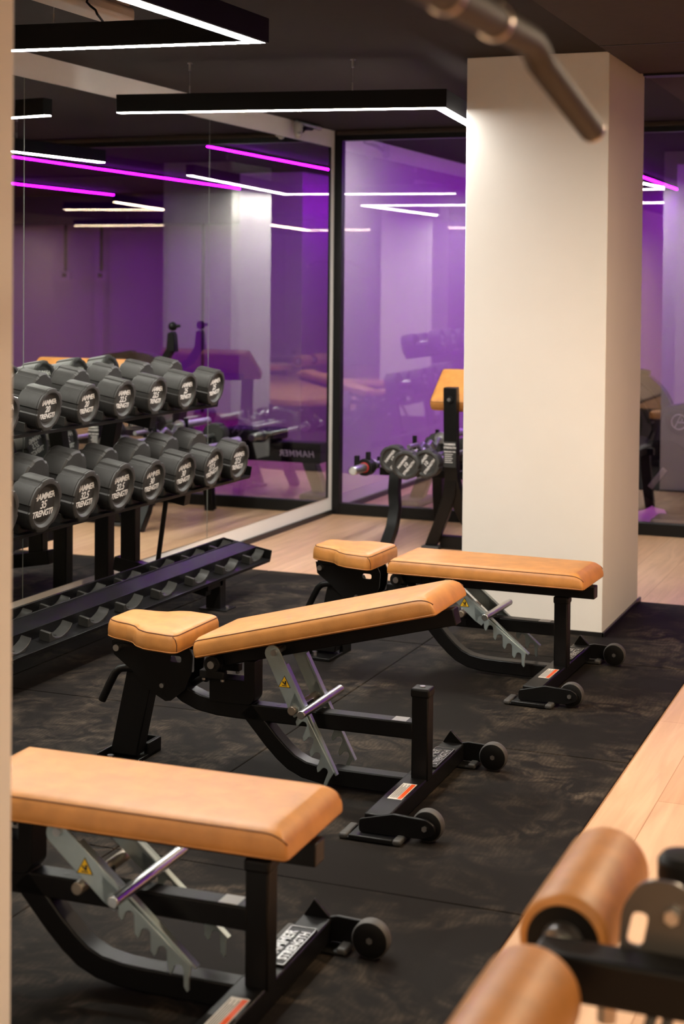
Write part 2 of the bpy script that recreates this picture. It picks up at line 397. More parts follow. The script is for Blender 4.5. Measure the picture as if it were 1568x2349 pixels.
# ------------------------------------------------------------------ lamps
LED_Z = 2.2
def pendant(label, corner, endA, endB, wires, name='pendant_lamp', led='led'):
    o = thing(name, label, 'ceiling lamp', (corner[0], corner[1], LED_Z), group='linear pendant lamps')
    c = Vector((0, 0)); a = Vector(endA) - Vector(corner)
    pts = [a, c] + ([Vector(endB) - Vector(corner)] if endB else [])
    def outline(w):
        L, R_ = [], []
        n = len(pts)
        for i, p in enumerate(pts):
            d1 = (pts[i] - pts[i - 1]).normalized() if i > 0 else None; d2 = (pts[i + 1] - pts[i]).normalized() if i < n - 1 else None
            if d1 is None: d, k = d2, 1
            elif d2 is None: d, k = d1, 1
            else: d = (d1 + d2).normalized(); k = 1 / d.dot(d1)
            nn = Vector((-d.y, d.x)) * k
            L.append(tuple(p + nn * w / 2)); R_.append(tuple(p - nn * w / 2))
        return L + R_[::-1]
    MB().poly(outline(0.062), 0.0, 0.078, 'Z').build('lamp_housing', M['lamp'], o, bevel=0.0015, seg=1)
    MB().poly(outline(0.046), -0.0004, 0.0025, 'Z').build('light_diffuser', M[led], o)
    for w in wires:
        wx, wy = w[0] - corner[0], w[1] - corner[1]
        sw = MB().cyl((wx, wy, 0.11), (wx, wy, CZ - LED_Z - 0.02), 0.0009, seg=6)
        sw.cyl((wx, wy, 0.077), (wx, wy, 0.115), 0.0035, seg=10)
        sw.cyl((wx, wy, CZ - LED_Z - 0.035), (wx, wy, CZ - LED_Z), 0.006, seg=12); sw.cyl((wx, wy, CZ - LED_Z - 0.004), (wx, wy, CZ - LED_Z), 0.012, seg=14)
        sw.build('suspension_wire', M['steel'], o)
    return o
pendant('L-shaped black pendant lamp whose corner ends at the cream column', (-2.045, 6.275), (-3.465, 6.035), (-2.30, 8.50), [(-3.14, 6.09), (-2.42, 6.21), (-2.2, 7.7)])
pendant('nearest black pendant lamp with a pointed corner at the top left', (-2.040, 4.395), (-3.50, 4.24), (-2.09, 2.30), [(-2.72, 4.32), (-2.07, 3.0)])
pendant('black pendant lamp to the right of the photo, seen reflected only', (0.30, 4.0), (1.35, 4.25), (0.05, 5.45), [(0.8, 4.12)], led='led_warm')
pendant('black pendant lamp behind the camera, seen reflected only', (1.16, -1.84), (0.20, -1.70), (0.86, 0.2), [(1.0, -0.8)], led='led_warm')
pendant('straight black pendant lamp far right of the camera', (2.2, 0.2), (3.7, 0.2), None, [(2.9, 0.2)], led='led_warm')
pendant('straight black pendant lamp far behind the camera', (-3.2, -5.6), (-1.6, -5.6), None, [(-2.4, -5.6)], led='led_warm')
pendant('straight black pendant lamp beside the camera', (-2.6, -1.2), (-1.0, -1.2), None, [(-1.8, -1.2)], led='led_warm')
pendant('added black pendant lamp deep in the far room, unseen fill light behind the column', (-3.0, 11.5), (-3.0, 11.82), None, [(-3.0, 11.66)])  # added out of sight to whiten the deeper left wall of the far room
t = thing('added_fill_light', 'added slim white fill light, unseen on the ceiling just behind the glass partition', 'ceiling light', (-2.80, 9.156, 2.388))  # unseen light added above the frame to brighten the far room's left wall
MB().box((-0.46, -0.022, 0.006), (0.46, 0.022, CZ - 2.388)).build('strip_channel', M['lamp'], t)
MB().box((-0.46, -0.018, 0.0), (0.46, 0.018, 0.0065)).build('light_diffuser', M['led'], t)
def led_strip(x, y0, y1, label):
    o = thing('led_strip', label, 'ceiling light', (x, y0, CZ - 0.03), group='purple light strips')
    MB().box((-0.014, 0, 0.006), (0.014, y1 - y0, 0.029)).build('strip_channel', M['lamp'], o)
    MB().box((-0.011, 0, 0.0), (0.011, y1 - y0, 0.0065)).build('light_diffuser', M['purple'], o)
led_strip(-2.50, 9.58, 15.5, 'purple light strip seen right of the column and at the top right of the mirror')
led_strip(-0.67, 9.95, 14.4, 'long purple light strip crossing the mirror')
led_strip(1.15, 12.4, 14.6, 'short purple light strip at the left of the mirror')
led_strip(2.7, 9.4, 13.2, 'added purple fill strip right of the middle of the far room, out of frame')  # extra strip out of view, added to strengthen the purple light
led_strip(3.7, 9.4, 13.2, 'added purple fill strip along the right wall of the far room, out of frame')  # second unseen strip, likewise added for more purple light

# ------------------------------------------------------------------ wall and ceiling fittings
t = thing('emergency_light', 'beige ceiling fitting above the near pendant lamp, cut by the top edge', 'light fitting', (-2.68, 4.45, 2.34))
eb = MB().box((-0.055, -0.35, -0.005), (0.055, 0.24, 0.05)); eb.build('housing', M['beige'], t, bevel=0.018, seg=4)
MB().box((-0.04, -0.33, 0.05), (0.04, 0.22, 0.073)).build('mounting_plate', M['beige'], t)
tag(MB().tube([(-2.585 + 0.02 * math.sin(i), 4.33 + 0.006 * i * (i > 8), 2.278 + (2.415 - 2.278) * ((10 - i) / 10) ** 1) for i in range(11)], 0.004, 8).build('lamp_cable', M['plastic']), 'thin black cable dropping from the ceiling to the near pendant lamp', 'cable')
t = thing('security_camera', 'small security camera with curved black bracket, top corner of the mirror wall', 'camera', (WX, 8.35, 2.36))
MB().tube([(0.02, 0.30, 0.028), (0.03, 0.22, 0.022), (0.045, 0.13, 0.012), (0.06, 0.06, -0.01)], 0.013, 12).build('bracket', M['plastic'], t)
MB().cyl((0.04, 0.02, 0.04), (0.055, 0.30, 0.036), 0.012).build('bracket_sleeve', M['zinc'], t)
MB().cyl((0.052, 0.28, 0.036), (0.056, 0.34, 0.034), 0.016).build('sleeve_cap', M['steel'], t)
MB().lathe([(-0.062, 0.004), (-0.058, 0.014), (-0.046, 0.022), (-0.02, 0.027), (0.01, 0.028), (0.028, 0.026), (0.036, 0.018)], 'Z', 24, origin=(0.06, 0.0, 0.0)).build('camera_dome', M['silverlab'], t)
MB().sphere((0.075, -0.02, -0.035), 0.014).build('lens', M['chrome'], t)

for x, lab in ((2.17, 'left of the two power boxes hanging from a dark conduit, seen in the mirror'), (1.70, 'right of the two power boxes hanging from a dark conduit, seen in the mirror')):
    t = thing('hanging_power_box', lab, 'power socket', (x, FY - 0.3, 1.52), group='hanging power boxes')
    MB().cyl((0, 0, 0.02), (0, 0, 0.60), 0.018, seg=10).build('conduit', M['plastic'], t)
    MB().box((-0.07, -0.04, -0.05), (0.05, 0.04, 0.05)).build('socket_box', M['silverlab'], t, bevel=0.006)
    MB().box((-0.04, -0.044, -0.02), (0.02, -0.039, 0.03)).build('socket_face', M['plastic'], t)
# ------------------------------------------------------------------ adjustable benches
def round_poly(pts, rad, n=5):
    """round the corners of a polygon"""
    out = []; N = len(pts); rads = rad if isinstance(rad, (list, tuple)) else [rad] * N
    for i in range(N):
        p = Vector(pts[i]); a = Vector(pts[i - 1]); b = Vector(pts[(i + 1) % N]); rd = rads[i]
        d1 = (a - p).normalized(); d2 = (b - p).normalized()
        ang = d1.angle(d2); t_ = min(rd / math.tan(ang / 2), (a - p).length * 0.49, (b - p).length * 0.49)
        p1 = p + d1 * t_; p2 = p + d2 * t_
        for k in range(n + 1):
            s_ = k / n; out.append(tuple((1 - s_) ** 2 * p1 + 2 * s_ * (1 - s_) * p + s_ ** 2 * p2))
    return out
def inset(pts, d):
    out = []; N = len(pts)
    for i in range(N):
        a = Vector(pts[i - 1]); p = Vector(pts[i]); b = Vector(pts[(i + 1) % N])
        t_ = (b - a); t_.normalize(); out.append(tuple(p + Vector((-t_.y, t_.x)) * d))
    return out
def pad(parent, name, base, rads, z0, th, mx=None, n=6, roll=None):
    """upholstered pad: base polygon counter-clockwise with a corner radius each"""
    if not isinstance(rads, (list, tuple)): rads = [rads] * len(base)
    def off(d):
        out = []; N = len(base)
        for i in range(N):
            a = Vector(base[i - 1]); p = Vector(base[i]); b = Vector(base[(i + 1) % N])
            e1 = (p - a).normalized(); e2 = (b - p).normalized()
            n1 = Vector((-e1.y, e1.x)); n2 = Vector((-e2.y, e2.x)); m_ = (n1 + n2).normalized()
            out.append(tuple(p + m_ * d / max(0.3, m_.dot(n1))))
        return round_poly(out, [max(0.004, q - d) for q in rads], n)
    prof = [(0.016, 0.0), (0.004, 0.002), (0.0, 0.008), (-0.001, th * 0.35), (0.0, th * 0.62), (0.0035, th * 0.78), (0.010, th * 0.90), (0.020, th * 0.965), (0.034, th)]
    loops = []
    for ins, z in prof:
        loops.append([Vector((p[0], p[1], z0 + z)) for p in off(ins)])
    def zr(p):
        if not roll: return p
        x, k = p.x, 1.0
        for x1, sg, rr in roll:
            q = min(1.0, max(0.0, (sg * (x - x1) + rr) / rr)); k *= 0.42 + 0.58 * math.sqrt(max(0.0, 1 - q * q))
        return Vector((x, p.y, z0 + (p.z - z0) * k))
    if roll:
        xs_ = [p[0] for p in base]; lo_, hi_ = min(xs_), max(xs_)
        def dense(L):
            out = []
            for a, b in zip(L, L[1:] + L[:1]):
                m_ = 26 if abs(b.x - a.x) > 0.3 else (10 if (b - a).length > 0.15 else 1)
                for q in range(m_):
                    t_ = q / m_
                    if m_ == 26: t_ = 0.5 - 0.5 * math.cos(PI * t_)
                    out.append(a.lerp(b, t_))
            return out
        loops = [dense(L) for L in loops]
        loops = [[zr(p) for p in L] for L in loops]
    mb = MB().rings(loops, cap=not roll)
    if roll:      # close the top with strips running straight across
        V = mb.last; yc = sum(v.co.y for v in V) / len(V)
        low_ = sorted([v for v in V if v.co.y < yc - 1e-6], key=lambda v: v.co.x); prev = None
        xe = max(v.co.x for v in V) - 1e-5; xs0 = min(v.co.x for v in V) + 1e-5
        ends = [min((v for v in low_ if v.co.x >= xe), key=lambda v: v.co.y), min((v for v in low_ if v.co.x <= xs0), key=lambda v: v.co.y)]
        for v in [q for q in low_ if xs0 < q.co.x < xe or q in ends]:
            o_ = min(V, key=lambda q: (q.co.x - v.co.x) ** 2 + (q.co.y - (2 * yc - v.co.y)) ** 2)
            if prev: mb.b.faces.new((prev[0], v, o_, prev[1]))
            prev = (v, o_)
    seam = MB(); sp = [Vector((p[0], p[1], z0 + th * 0.845)) for p in off(0.0062)]
    if roll:
        for sg in (-1, 1):
            yv = sg * (max(p[1] for p in base) - 0.0062); xs2 = [lo_ + 0.003 + (hi_ - lo_ - 0.006) * (0.5 - 0.5 * math.cos(PI * q / 40)) for q in range(41)]
            seam.tube([zr(Vector((x, yv - sg * 0.006 * max(0, 1 - min(x - lo_, hi_ - x) / 0.018) ** 2, z0 + th * 0.845))) for x in xs2], 0.0014, 6)
    else: seam.tube(sp, 0.0014, 6, closed=True)
    low = MB(); low.tube([Vector((p[0], p[1], z0 + 0.006)) for p in off(0.0005)], 0.0014, 6, closed=True)
    if mx is not None: mb.xf(mx); seam.xf(mx); low.xf(mx)
    o = mb.build(name, M['leather'], parent, smooth=180 if roll else 60)
    seam.build('top_seam', M['thread'], o); low.build('bottom_piping', M['leather'], o)
    return o
def end_seam(parent, pts, mx):
    MB().tube(pts, 0.0013, 6).xf(mx).build('end_seam', M['thread'], parent)
def strut_plate(v, thick):
    """zinc ladder plate in its own frame: s runs down the strut, n across; returns builder in (s, v, n)"""
    mb = MB()
    arc = [(0.0 - 0.024 * math.cos(a), -0.008 + 0.024 * math.sin(a)) for a in [PI * k / 8 - PI / 2 for k in range(9)]]
    up = arc + [(0.045, 0.016), (0.19, 0.016), (0.19, -0.030), (0.16, -0.034), (0.02, -0.032)]
    mb.poly(up, v - thick / 2, v + thick / 2, 'Y')
    # ladder with open hooks: laid out with the hooks pointing straight down, then turned into the strut's frame
    ta = math.atan2(0.634, 0.772); ca, sa = math.cos(ta), math.sin(ta)
    def L_(x): return -x * math.tan(ta)
    x1, x0 = 0.385 * ca, 0.170 * ca
    up_ = 0.014 / ca; dn = -0.002 / ca
    P_ = [(x1, L_(x1) + up_ * 0.9), (x1 - 0.004, L_(x1) - 0.010)]
    p = 0.047 * ca; x = x1 - 0.004
    for k in range(5):
        P_ += [(x, L_(x) - 0.036), (x - 0.004, L_(x) - 0.040), (x - 0.011, L_(x) - 0.030)]
        xr, xl = x - 0.012, x - 0.012 - 0.021; zc = L_((xr + xl) / 2) - 0.016
        P_ += [((xr + xl) / 2 + 0.0105 * math.cos(a), zc + 0.0105 * math.sin(a)) for a in [PI * q / 8 for q in range(9)]]
        x -= p
        if x < x0: break
    P_ += [(x - 0.0, L_(x) - 0.040), (x - 0.010, L_(x) - 0.030), (x - 0.012, L_(x) + 0.0), (x - 0.012, L_(x) + up_)]
    mb.poly([(a * ca - b * sa, a * sa + b * ca) for a, b in P_], v - thick / 2, v + thick / 2, 'Y')
    return mb
def make_bench(loc, rz, angle, label):
    t = thing('adjustable_bench', label, 'weight bench', loc, rz, 'tan adjustable weight benches')
    blk = M['black']
    # frame members: x runs from the seat to the wheels, y across, z up
    MB().box((-0.025, -0.025, 0.055), (0.025, 0.025, 0.306)).build('rest_post', blk, t, bevel=0.004)
    cap = MB().box((-0.028, -0.028, 0.290), (0.028, 0.028, 0.316)).build('post_cap', M['plastic'], t, bevel=0.006, seg=3)
    MB().cyl((0, 0, 0.314), (0, 0, 0.319), 0.008).build('bolt', M['steel'], cap)
    path = [(-0.02, 0, 0.194), (-0.40, 0, 0.194), (-0.56, 0, 0.194), (-0.63, 0, 0.196), (-0.69, 0, 0.205), (-0.735, 0, 0.222), (-0.775, 0, 0.250), (-0.80, 0, 0.285), (-0.815, 0, 0.315)]
    mb_ = MB().strap(path, 0.05, 0.048, (0, 1, 0)); ub = mb_.build('main_beam', blk, t, bevel=0.004)
    MB().cyl((-0.44, 0.0, 0.2175), (-0.44, 0.0, 0.2185), 0.008).build('hole', M['ink'], ub)
    low = [(-0.535, 0, 0.205), (-0.505, 0, 0.172), (-0.455, 0, 0.117), (-0.42, 0, 0.084), (-0.39, 0, 0.061), (-0.35, 0, 0.044), (-0.30, 0, 0.036), (-0.24, 0, 0.034), (-0.02, 0, 0.034)]
    MB().strap(low, 0.05, 0.050, (0, 1, 0)).build('lower_beam', blk, t, bevel=0.004)
    # rear leg, seat bracket, handle, foot
    MB().poly([(-0.985, 0.02), (-0.895, 0.02), (-0.835, 0.30), (-0.925, 0.30)], -0.028, 0.028, 'Y').build('rear_leg', blk, t, bevel=0.004)
    rf = MB().box((-0.99, -0.10, 0.0), (-0.885, 0.115, 0.012)); rf.box((-0.99, -0.10, 0.010), (-0.984, 0.115, 0.040)); rf.box((-0.985, 0.109, 0.0), (-0.885, 0.115, 0.045))
    rf.box((-0.90, 0.03, 0.0), (-0.885, 0.115, 0.045))
    rfo = rf.build('rear_foot', blk, t, bevel=0.002)
    MB().cyl((-0.965, -0.06, 0.010), (-0.965, -0.06, 0.026), 0.011, seg=6).build('bolt', M['steel'], rfo)
    br = [(-0.972, 0.372), (-0.715, 0.372), (-0.702, 0.345), (-0.706, 0.295), (-0.726, 0.243), (-0.772, 0.206), (-0.79, 0.203), (-0.84, 0.228), (-0.905, 0.286), (-0.965, 0.328)]
    for s in (-1, 1):
        hole = [(-0.776, 0.322), (-0.738, 0.322), (-0.738, 0.342), (-0.776, 0.342)] if s < 0 else [(-0.835, 0.275), (-0.735, 0.275), (-0.735, 0.345), (-0.835, 0.345)]
        MB().plate(br, [round_poly(hole, 0.009)], s * 0.040 - 0.003, s * 0.040 + 0.003, 'Y').build('seat_bracket', blk, t)
    MB().box((-0.965, -0.045, 0.362), (-0.72, 0.045, 0.378)).build('seat_plate', M['plastic'], t, bevel=0.003)
    MB().cyl((-0.948, -0.062, 0.352), (-0.948, 0.062, 0.352), 0.010).build('pivot_bolt', M['steel'], t)
    MB().cyl((-0.80, -0.050, 0.250), (-0.80, 0.050, 0.250), 0.007).build('lower_bolt', M['steel'], t)
    MB().tube([(-0.885, -0.03, 0.290), (-0.925, -0.03, 0.288), (-0.95, -0.03, 0.283), (-0.967, -0.03, 0.268), (-0.985, -0.03, 0.235), (-1.012, -0.03, 0.180)], 0.0125, 14).build('carry_handle', blk, t)
    kn = MB().tube([(-0.715, 0.0, 0.255), (-0.69, -0.02, 0.272), (-0.665, -0.035, 0.285)], 0.010, 12).build('adjuster_pin', blk, t)
    MB().lathe([(-0.02, 0.011), (-0.015, 0.015), (0.0, 0.013), (0.015, 0.016), (0.02, 0.012)], 'X', 16).xf(mtx((-0.652, -0.04, 0.292), (0.7, -0.45, 0.5), (0.55, 0.8, 0), (-0.4, 0.3, 0.8))).build('grip_knob', M['plastic'], kn)
    # hinge bracket standing on the beam
    HX, HZ = -0.628, 0.333
    MB().poly(round_poly([(-0.652, 0.215), (-0.520, 0.215), (-0.506, 0.235), (-0.506, 0.345), (-0.54, 0.345), (-0.54, 0.285), (-0.652, 0.285)], [0.002, 0.02, 0.02, 0.004, 0.002, 0.003, 0.002], 4), -0.03, 0.03, 'Y').build('hinge_bracket', blk, t, bevel=0.003)
    for s in (-1, 1):
        b_ = MB().cyl((HX, s * 0.040, HZ), (HX, s * 0.066, HZ), 0.026, seg=28)
        b_.box((HX - 0.040, s * 0.040, HZ - 0.042), (HX + 0.040, s * 0.066, HZ - 0.018))
        pb = b_.build('pillow_block', M['plastic'], t, bevel=0.003)
        MB().cyl((HX, s * 0.060, HZ), (HX, s * 0.073, HZ), 0.011).build('bearing', M['steel'], pb)
        for q in (-1, 1): MB().cyl((HX + q * 0.03, s * 0.053, HZ - 0.05), (HX + q * 0.03, s * 0.053, HZ - 0.040), 0.006, seg=6).build('bolt', M['steel'], pb)
    MB().cyl((HX, -0.06, HZ), (HX, 0.06, HZ), 0.010).build('hinge_pin', M['steel'], t)
    # tilting back pad, built flat about the hinge then tilted
    T = Matrix.Translation((HX, 0, HZ)) @ Matrix.Rotation(-angle, 4, 'Y')
    MB().box((0.02, -0.025, -0.016), (0.752, 0.025, 0.030)).xf(T).build('pad_beam', blk, t, bevel=0.003)
    MB().box((-0.012, -0.022, -0.012), (0.03, 0.022, 0.03)).xf(T).build('hinge_tab', blk, t, bevel=0.004)
    L0, L1, hw = -0.006, 0.744, 0.153
    bp = pad(t, 'back_pad', [(L0, -hw), (L1, -hw), (L1, hw), (L0, hw)], 0.014, 0.036, 0.060, T, roll=[(L1, 1, 0.050), (L0, -1, 0.022)])
    for s in ():
        end_seam(bp, [(L1 - 0.012, s * (hw - 0.0065), 0.038 + 0.050), (L1 - 0.003, s * (hw - 0.003), 0.038 + 0.045), (L1 + 0.0005, s * (hw - 0.004), 0.038 + 0.030), (L1 + 0.0005, s * (hw - 0.0045), 0.038 + 0.010)], T)
    # seat pad: narrow front that flares to full width
    half = [(-0.978, 0.070), (-0.935, 0.088), (-0.895, 0.094), (-0.868, 0.104), (-0.842, 0.134), (-0.805, 0.152), (-0.702, 0.153)]
    so = [(x, -y) for x, y in half] + [(x, y) for x, y in half[::-1]]
    TS = Matrix.Translation((-0.84, 0, 0.378)) @ Matrix.Rotation(0.05, 4, 'Y') @ Matrix.Translation((0.84, 0, 0))
    sp = pad(t, 'seat_pad', so, [0.04, 0.05, 0.04, 0.04, 0.04, 0.05, 0.028] + [0.028, 0.05, 0.04, 0.04, 0.04, 0.05, 0.04], 0.0, 0.064, TS, 4)
    end_seam(sp, [(-0.716, -0.1465, 0.052), (-0.706, -0.150, 0.046), (-0.701, -0.148, 0.030), (-0.701, -0.147, 0.010)], TS)
    # ladder strut hanging under the pad
    piv = T @ Vector((0.219, 0, 0.007)); PIN = Vector((-0.357, 0, 0.235))
    if angle > 0.1: d = Vector((0.463, 0, -0.886))
    else: d = Vector((0.772, 0, -0.634))
    d.normalize(); nrm = Vector((-d.z, 0, d.x))
    S = mtx(piv, d, (0, 1, 0), nrm)
    for s in (-1, 1):
        V = s * 0.085
        pl = strut_plate(V, 0.006).xf(S).build('ladder_plate', M['zinc'], t, bevel=0.001, seg=1)
        MB().box((0.045, V - s * 0.003, 0.010), (0.385, V - s * 0.020, 0.016)).xf(S).build('plate_flange', M['zinc'], pl, bevel=0.001, seg=1)
        MB().cyl((0, V - s * 0.002, 0), (0, V + s * 0.012, 0), 0.009, seg=18).xf(S).build('pivot_bolt', M['steel'], pl)
        if s < 0:
            # yellow crush warning sticker
            st = MB().poly([(0.105, 0.010), (0.075, -0.022), (0.120, -0.024)], V - 0.0042, V - 0.0032, 'Y').xf(S)
            cz = S @ Vector((0.088, V - 0.0036, -0.010))
            tri = MB().poly([(cz.x, cz.z + 0.019), (cz.x - 0.019, cz.z - 0.015), (cz.x + 0.019, cz.z - 0.015)], cz.y - 0.0006, cz.y, 'Y')
            tri_o = tri.build('warning_sticker', M['ink'], pl)
            MB().poly([(cz.x, cz.z + 0.0158), (cz.x - 0.0163, cz.z - 0.0134), (cz.x + 0.0163, cz.z - 0.0134)], cz.y - 0.0011, cz.y - 0.0004, 'Y').build('sticker_face', M['yellow'], tri_o)
            hb = MB().box((cz.x - 0.007, cz.y - 0.0016, cz.z - 0.011), (cz.x + 0.008, cz.y - 0.0009, cz.z - 0.0085))
            hb.box((cz.x - 0.0075, cz.y - 0.0016, cz.z - 0.004), (cz.x + 0.004, cz.y - 0.0009, cz.z - 0.0005), rotm(ry=0.8))
            hb.box((cz.x + 0.001, cz.y - 0.0016, cz.z - 0.007), (cz.x + 0.006, cz.y - 0.0009, cz.z + 0.004)); hb.build('hand_symbol', M['ink'], tri_o)
            st.b.free()
    MB().cyl((0, -0.085, 0), (0, 0.085, 0), 0.009).xf(S).build('pivot_rod', M['steel'], t)
    rod = MB().cyl((0.186, -0.155, 0.027), (0.186, 0.155, 0.027), 0.0122, seg=24).xf(S).build('lift_handle', M['chrome'], t, bevel=0.002)
    MB().cyl(PIN + Vector((0, -0.105, 0)), PIN + Vector((0, 0.105, 0)), 0.013, seg=22).build('support_pin', M['bush'], t, bevel=0.002)
    MB().box((-0.372, -0.03, 0.205), (-0.342, 0.03, 0.240)).build('pin_boss', blk, t, bevel=0.003)
    # cross foot, wheel brackets, wheels, foot plates
    MB().box((-0.047, -0.345, 0.012), (0.022, 0.345, 0.062)).build('cross_foot', blk, t, bevel=0.004)
    for s in (-1, 1):
        prof = round_poly([(-0.060, 0.010), (0.115, 0.014), (0.150, 0.028), (0.150, 0.052), (0.125, 0.066), (0.035, 0.070), (-0.060, 0.046)], [0.012, 0.02, 0.02, 0.02, 0.02, 0.02, 0.012], 4)
        bk = MB().poly(prof, s * 0.345 - 0.005, s * 0.345 + 0.005, 'Y').build('wheel_bracket', blk, t, bevel=0.002)
        if s > 0:
            MB().poly([(-0.045, 0.060), (0.022, 0.060), (-0.02, 0.100)], s * 0.345 - 0.006, s * 0.345 + 0.004, 'Y').build('gusset', blk, bk, bevel=0.002)
        wy = s * 0.318
        wh = MB().lathe([(-0.015, 0.033), (-0.0145, 0.039), (-0.010, 0.042), (0.010, 0.042), (0.0145, 0.039), (0.015, 0.033)], 'Y', 36, origin=(0.122, wy, 0.043)).build('wheel', M['tyre'], t)
        MB().lathe([(-0.0158, 0.012), (-0.0158, 0.0365), (-0.0148, 0.0385), (0.0148, 0.0385), (0.0158, 0.0365), (0.0158, 0.012)], 'Y', 36, origin=(0.122, wy, 0.043)).build('hub', M['plastic'], wh)
        MB().cyl((0.122, wy - 0.017 if s > 0 else s * 0.345 - 0.011, 0.043), (0.122, s * 0.345 + 0.011 if s > 0 else wy + 0.017, 0.043), 0.0075, seg=6).build('axle_bolt', M['steel'], wh)
        fp = MB().box((-0.098, s * 0.300, 0.0), (0.066, s * 0.388, 0.010)).build('foot_plate', M['plastic'], t, bevel=0.006, seg=3)
        rail = MB().box((-0.075, s * 0.378, 0.002), (0.045, s * 0.390, 0.016)).build('edge_rail', M['plastic'], fp, bevel=0.003)
        for x0 in (-0.102, 0.046):
            MB().box((x0, s * 0.300, 0.001), (x0 + 0.024, s * 0.390, 0.017)).build('rubber_end', M['rubgrey'], fp, bevel=0.006, seg=3)
    # stickers and embossed plate
    MB().box((-0.085, -0.020, 0.2182), (-0.043, 0.022, 0.2188)).build('silver_sticker', M['silverlab'], t)
    ws = MB().box((-0.028, -0.215, 0.0622), (0.012, -0.078, 0.0629)).build('safety_label', M['white'], t)
    MB().box((-0.002, -0.210, 0.0626), (0.010, -0.083, 0.0633)).build('orange_band', M['orange'], ws)
    ln = MB()
    for k in range(5): ln.box((-0.0245 + k * 0.0045, -0.205, 0.0628), (-0.0228 + k * 0.0045, -0.09 - (k % 2) * 0.02, 0.0632))
    ln.build('print_lines', M['rubgrey'], ws)
    np_ = MB().box((-0.042, 0.075, 0.062), (0.018, 0.265, 0.067)).build('name_plate', M['plastic'], t, bevel=0.002)
    le = MB()
    Mx = lambda x, y: mtx((x, y, 0.0675), (0, 1, 0), (-1, 0, 0), (0, 0, 1))
    text_into(le, 'HAMMER', 0.033, Mx(-0.026, 0.17), weight=0.0006, ext=0.0012, space=1.05); text_into(le, 'STRENGTH', 0.028, Mx(0.003, 0.17), weight=0.0006, ext=0.0012, space=1.02)
    le.box((-0.041, 0.076, 0.067), (-0.0395, 0.264, 0.0685)).box((0.0155, 0.076, 0.067), (0.017, 0.264, 0.0685)).box((-0.041, 0.262, 0.067), (0.017, 0.264, 0.0685)).box((-0.041, 0.076, 0.067), (0.017, 0.078, 0.0685))
    le.build('raised_lettering', M['steel'], np_)
    return t
make_bench((-1.258, 2.770, 0), math.radians(1.2), 0.0, 'nearest tan weight bench, set flat, its seat hidden by the near wall corner')
make_bench((-1.377, 4.120, 0), math.radians(0.6), math.radians(14.4), 'middle tan weight bench with its back pad raised and empty rest post')
make_bench((-1.318, 5.545, 0), math.radians(-1.6), 0.0, 'farthest tan weight bench, set flat in front of the cream column')

# ------------------------------------------------------------------ dumbbell rack
TILT = math.radians(10.0)
RT = thing('dumbbell_rack', 'black three-tier dumbbell rack along the mirror, lowest tier empty', 'dumbbell rack', (WX, 5.3, 0))
RO = Vector((WX, 5.3, 0)); Y0, Y1 = 3.90, 6.63
TIERS = [(-2.978, 0.150), (-3.085, 0.540), (-3.258, 0.872)]
def tier_mx(i): return Matrix.Translation(Vector((TIERS[i][0], 0, TIERS[i][1])) - RO) @ Matrix.Rotation(TILT, 4, 'Y')
for i in range(3):
    TM = tier_mx(i)
    sh = MB().box((-0.255, Y0, -0.004), (0.0, Y1, 0.0)); sh.box((-0.258, Y0, -0.004), (-0.250, Y1, 0.045 if i == 0 else 0.004)); sh.box((-0.006, Y0, -0.012), (0.0, Y1, 0.002))
    sh.xf(TM); so_ = sh.build('shelf', M['rack'], RT, bevel=0.001, seg=1)
    for y in (Y0, Y1):
        MB().box((-0.258, y - 0.003, -0.006), (0.0, y + 0.003, 0.044)).xf(TM).build('end_plate', M['rack'], so_, bevel=0.001, seg=1)
    st = MB().box((-0.180, Y0, 0.036), (-0.080, Y1, 0.042)); st.box((-0.184, Y0, -0.002), (-0.178, Y1, 0.046)); st.box((-0.084, Y0, 0.0), (-0.080, Y1, 0.042))
    st.xf(TM).build('center_strip', M['rack'], so_, bevel=0.001, seg=1)
def saddle(i, y, a0, a1, ln=0.150):
    h = ln / 2; prof = []
    top = [(-h, 0.036), (-h + 0.012, 0.038), (-h + 0.016, 0.030)]
    arc = [(0.105 * math.sin(th), 0.008 + 0.105 * (1 - math.cos(th))) for th in [(-0.50 + 1.18 * k / 12) for k in range(13)]]
    pts = top + arc + [(h, 0.046), (h, 0.040), (h - 0.03, 0.0), (-h + 0.005, 0.0)]
    return MB().poly(pts, a0, a1, 'X').xf(tier_mx(i) @ Matrix.Translation((0, y, 0)))
low_y = [6.515, 6.235, 5.945, 5.645, 5.355, 5.085, 4.82, 4.55, 4.27, 4.03]
for y in low_y:
    o = saddle(0, y, -0.066, -0.022).build('saddle', M['saddle'], RT, bevel=0.002, seg=1)
    MB().cyl((-0.044, y, 0.004), (-0.044, y, 0.0105), 0.006).xf(tier_mx(0)).build('screw', M['ink'], o)
    saddle(0, y, -0.240, -0.196).build('saddle', M['saddle'], RT, bevel=0.002, seg=1)
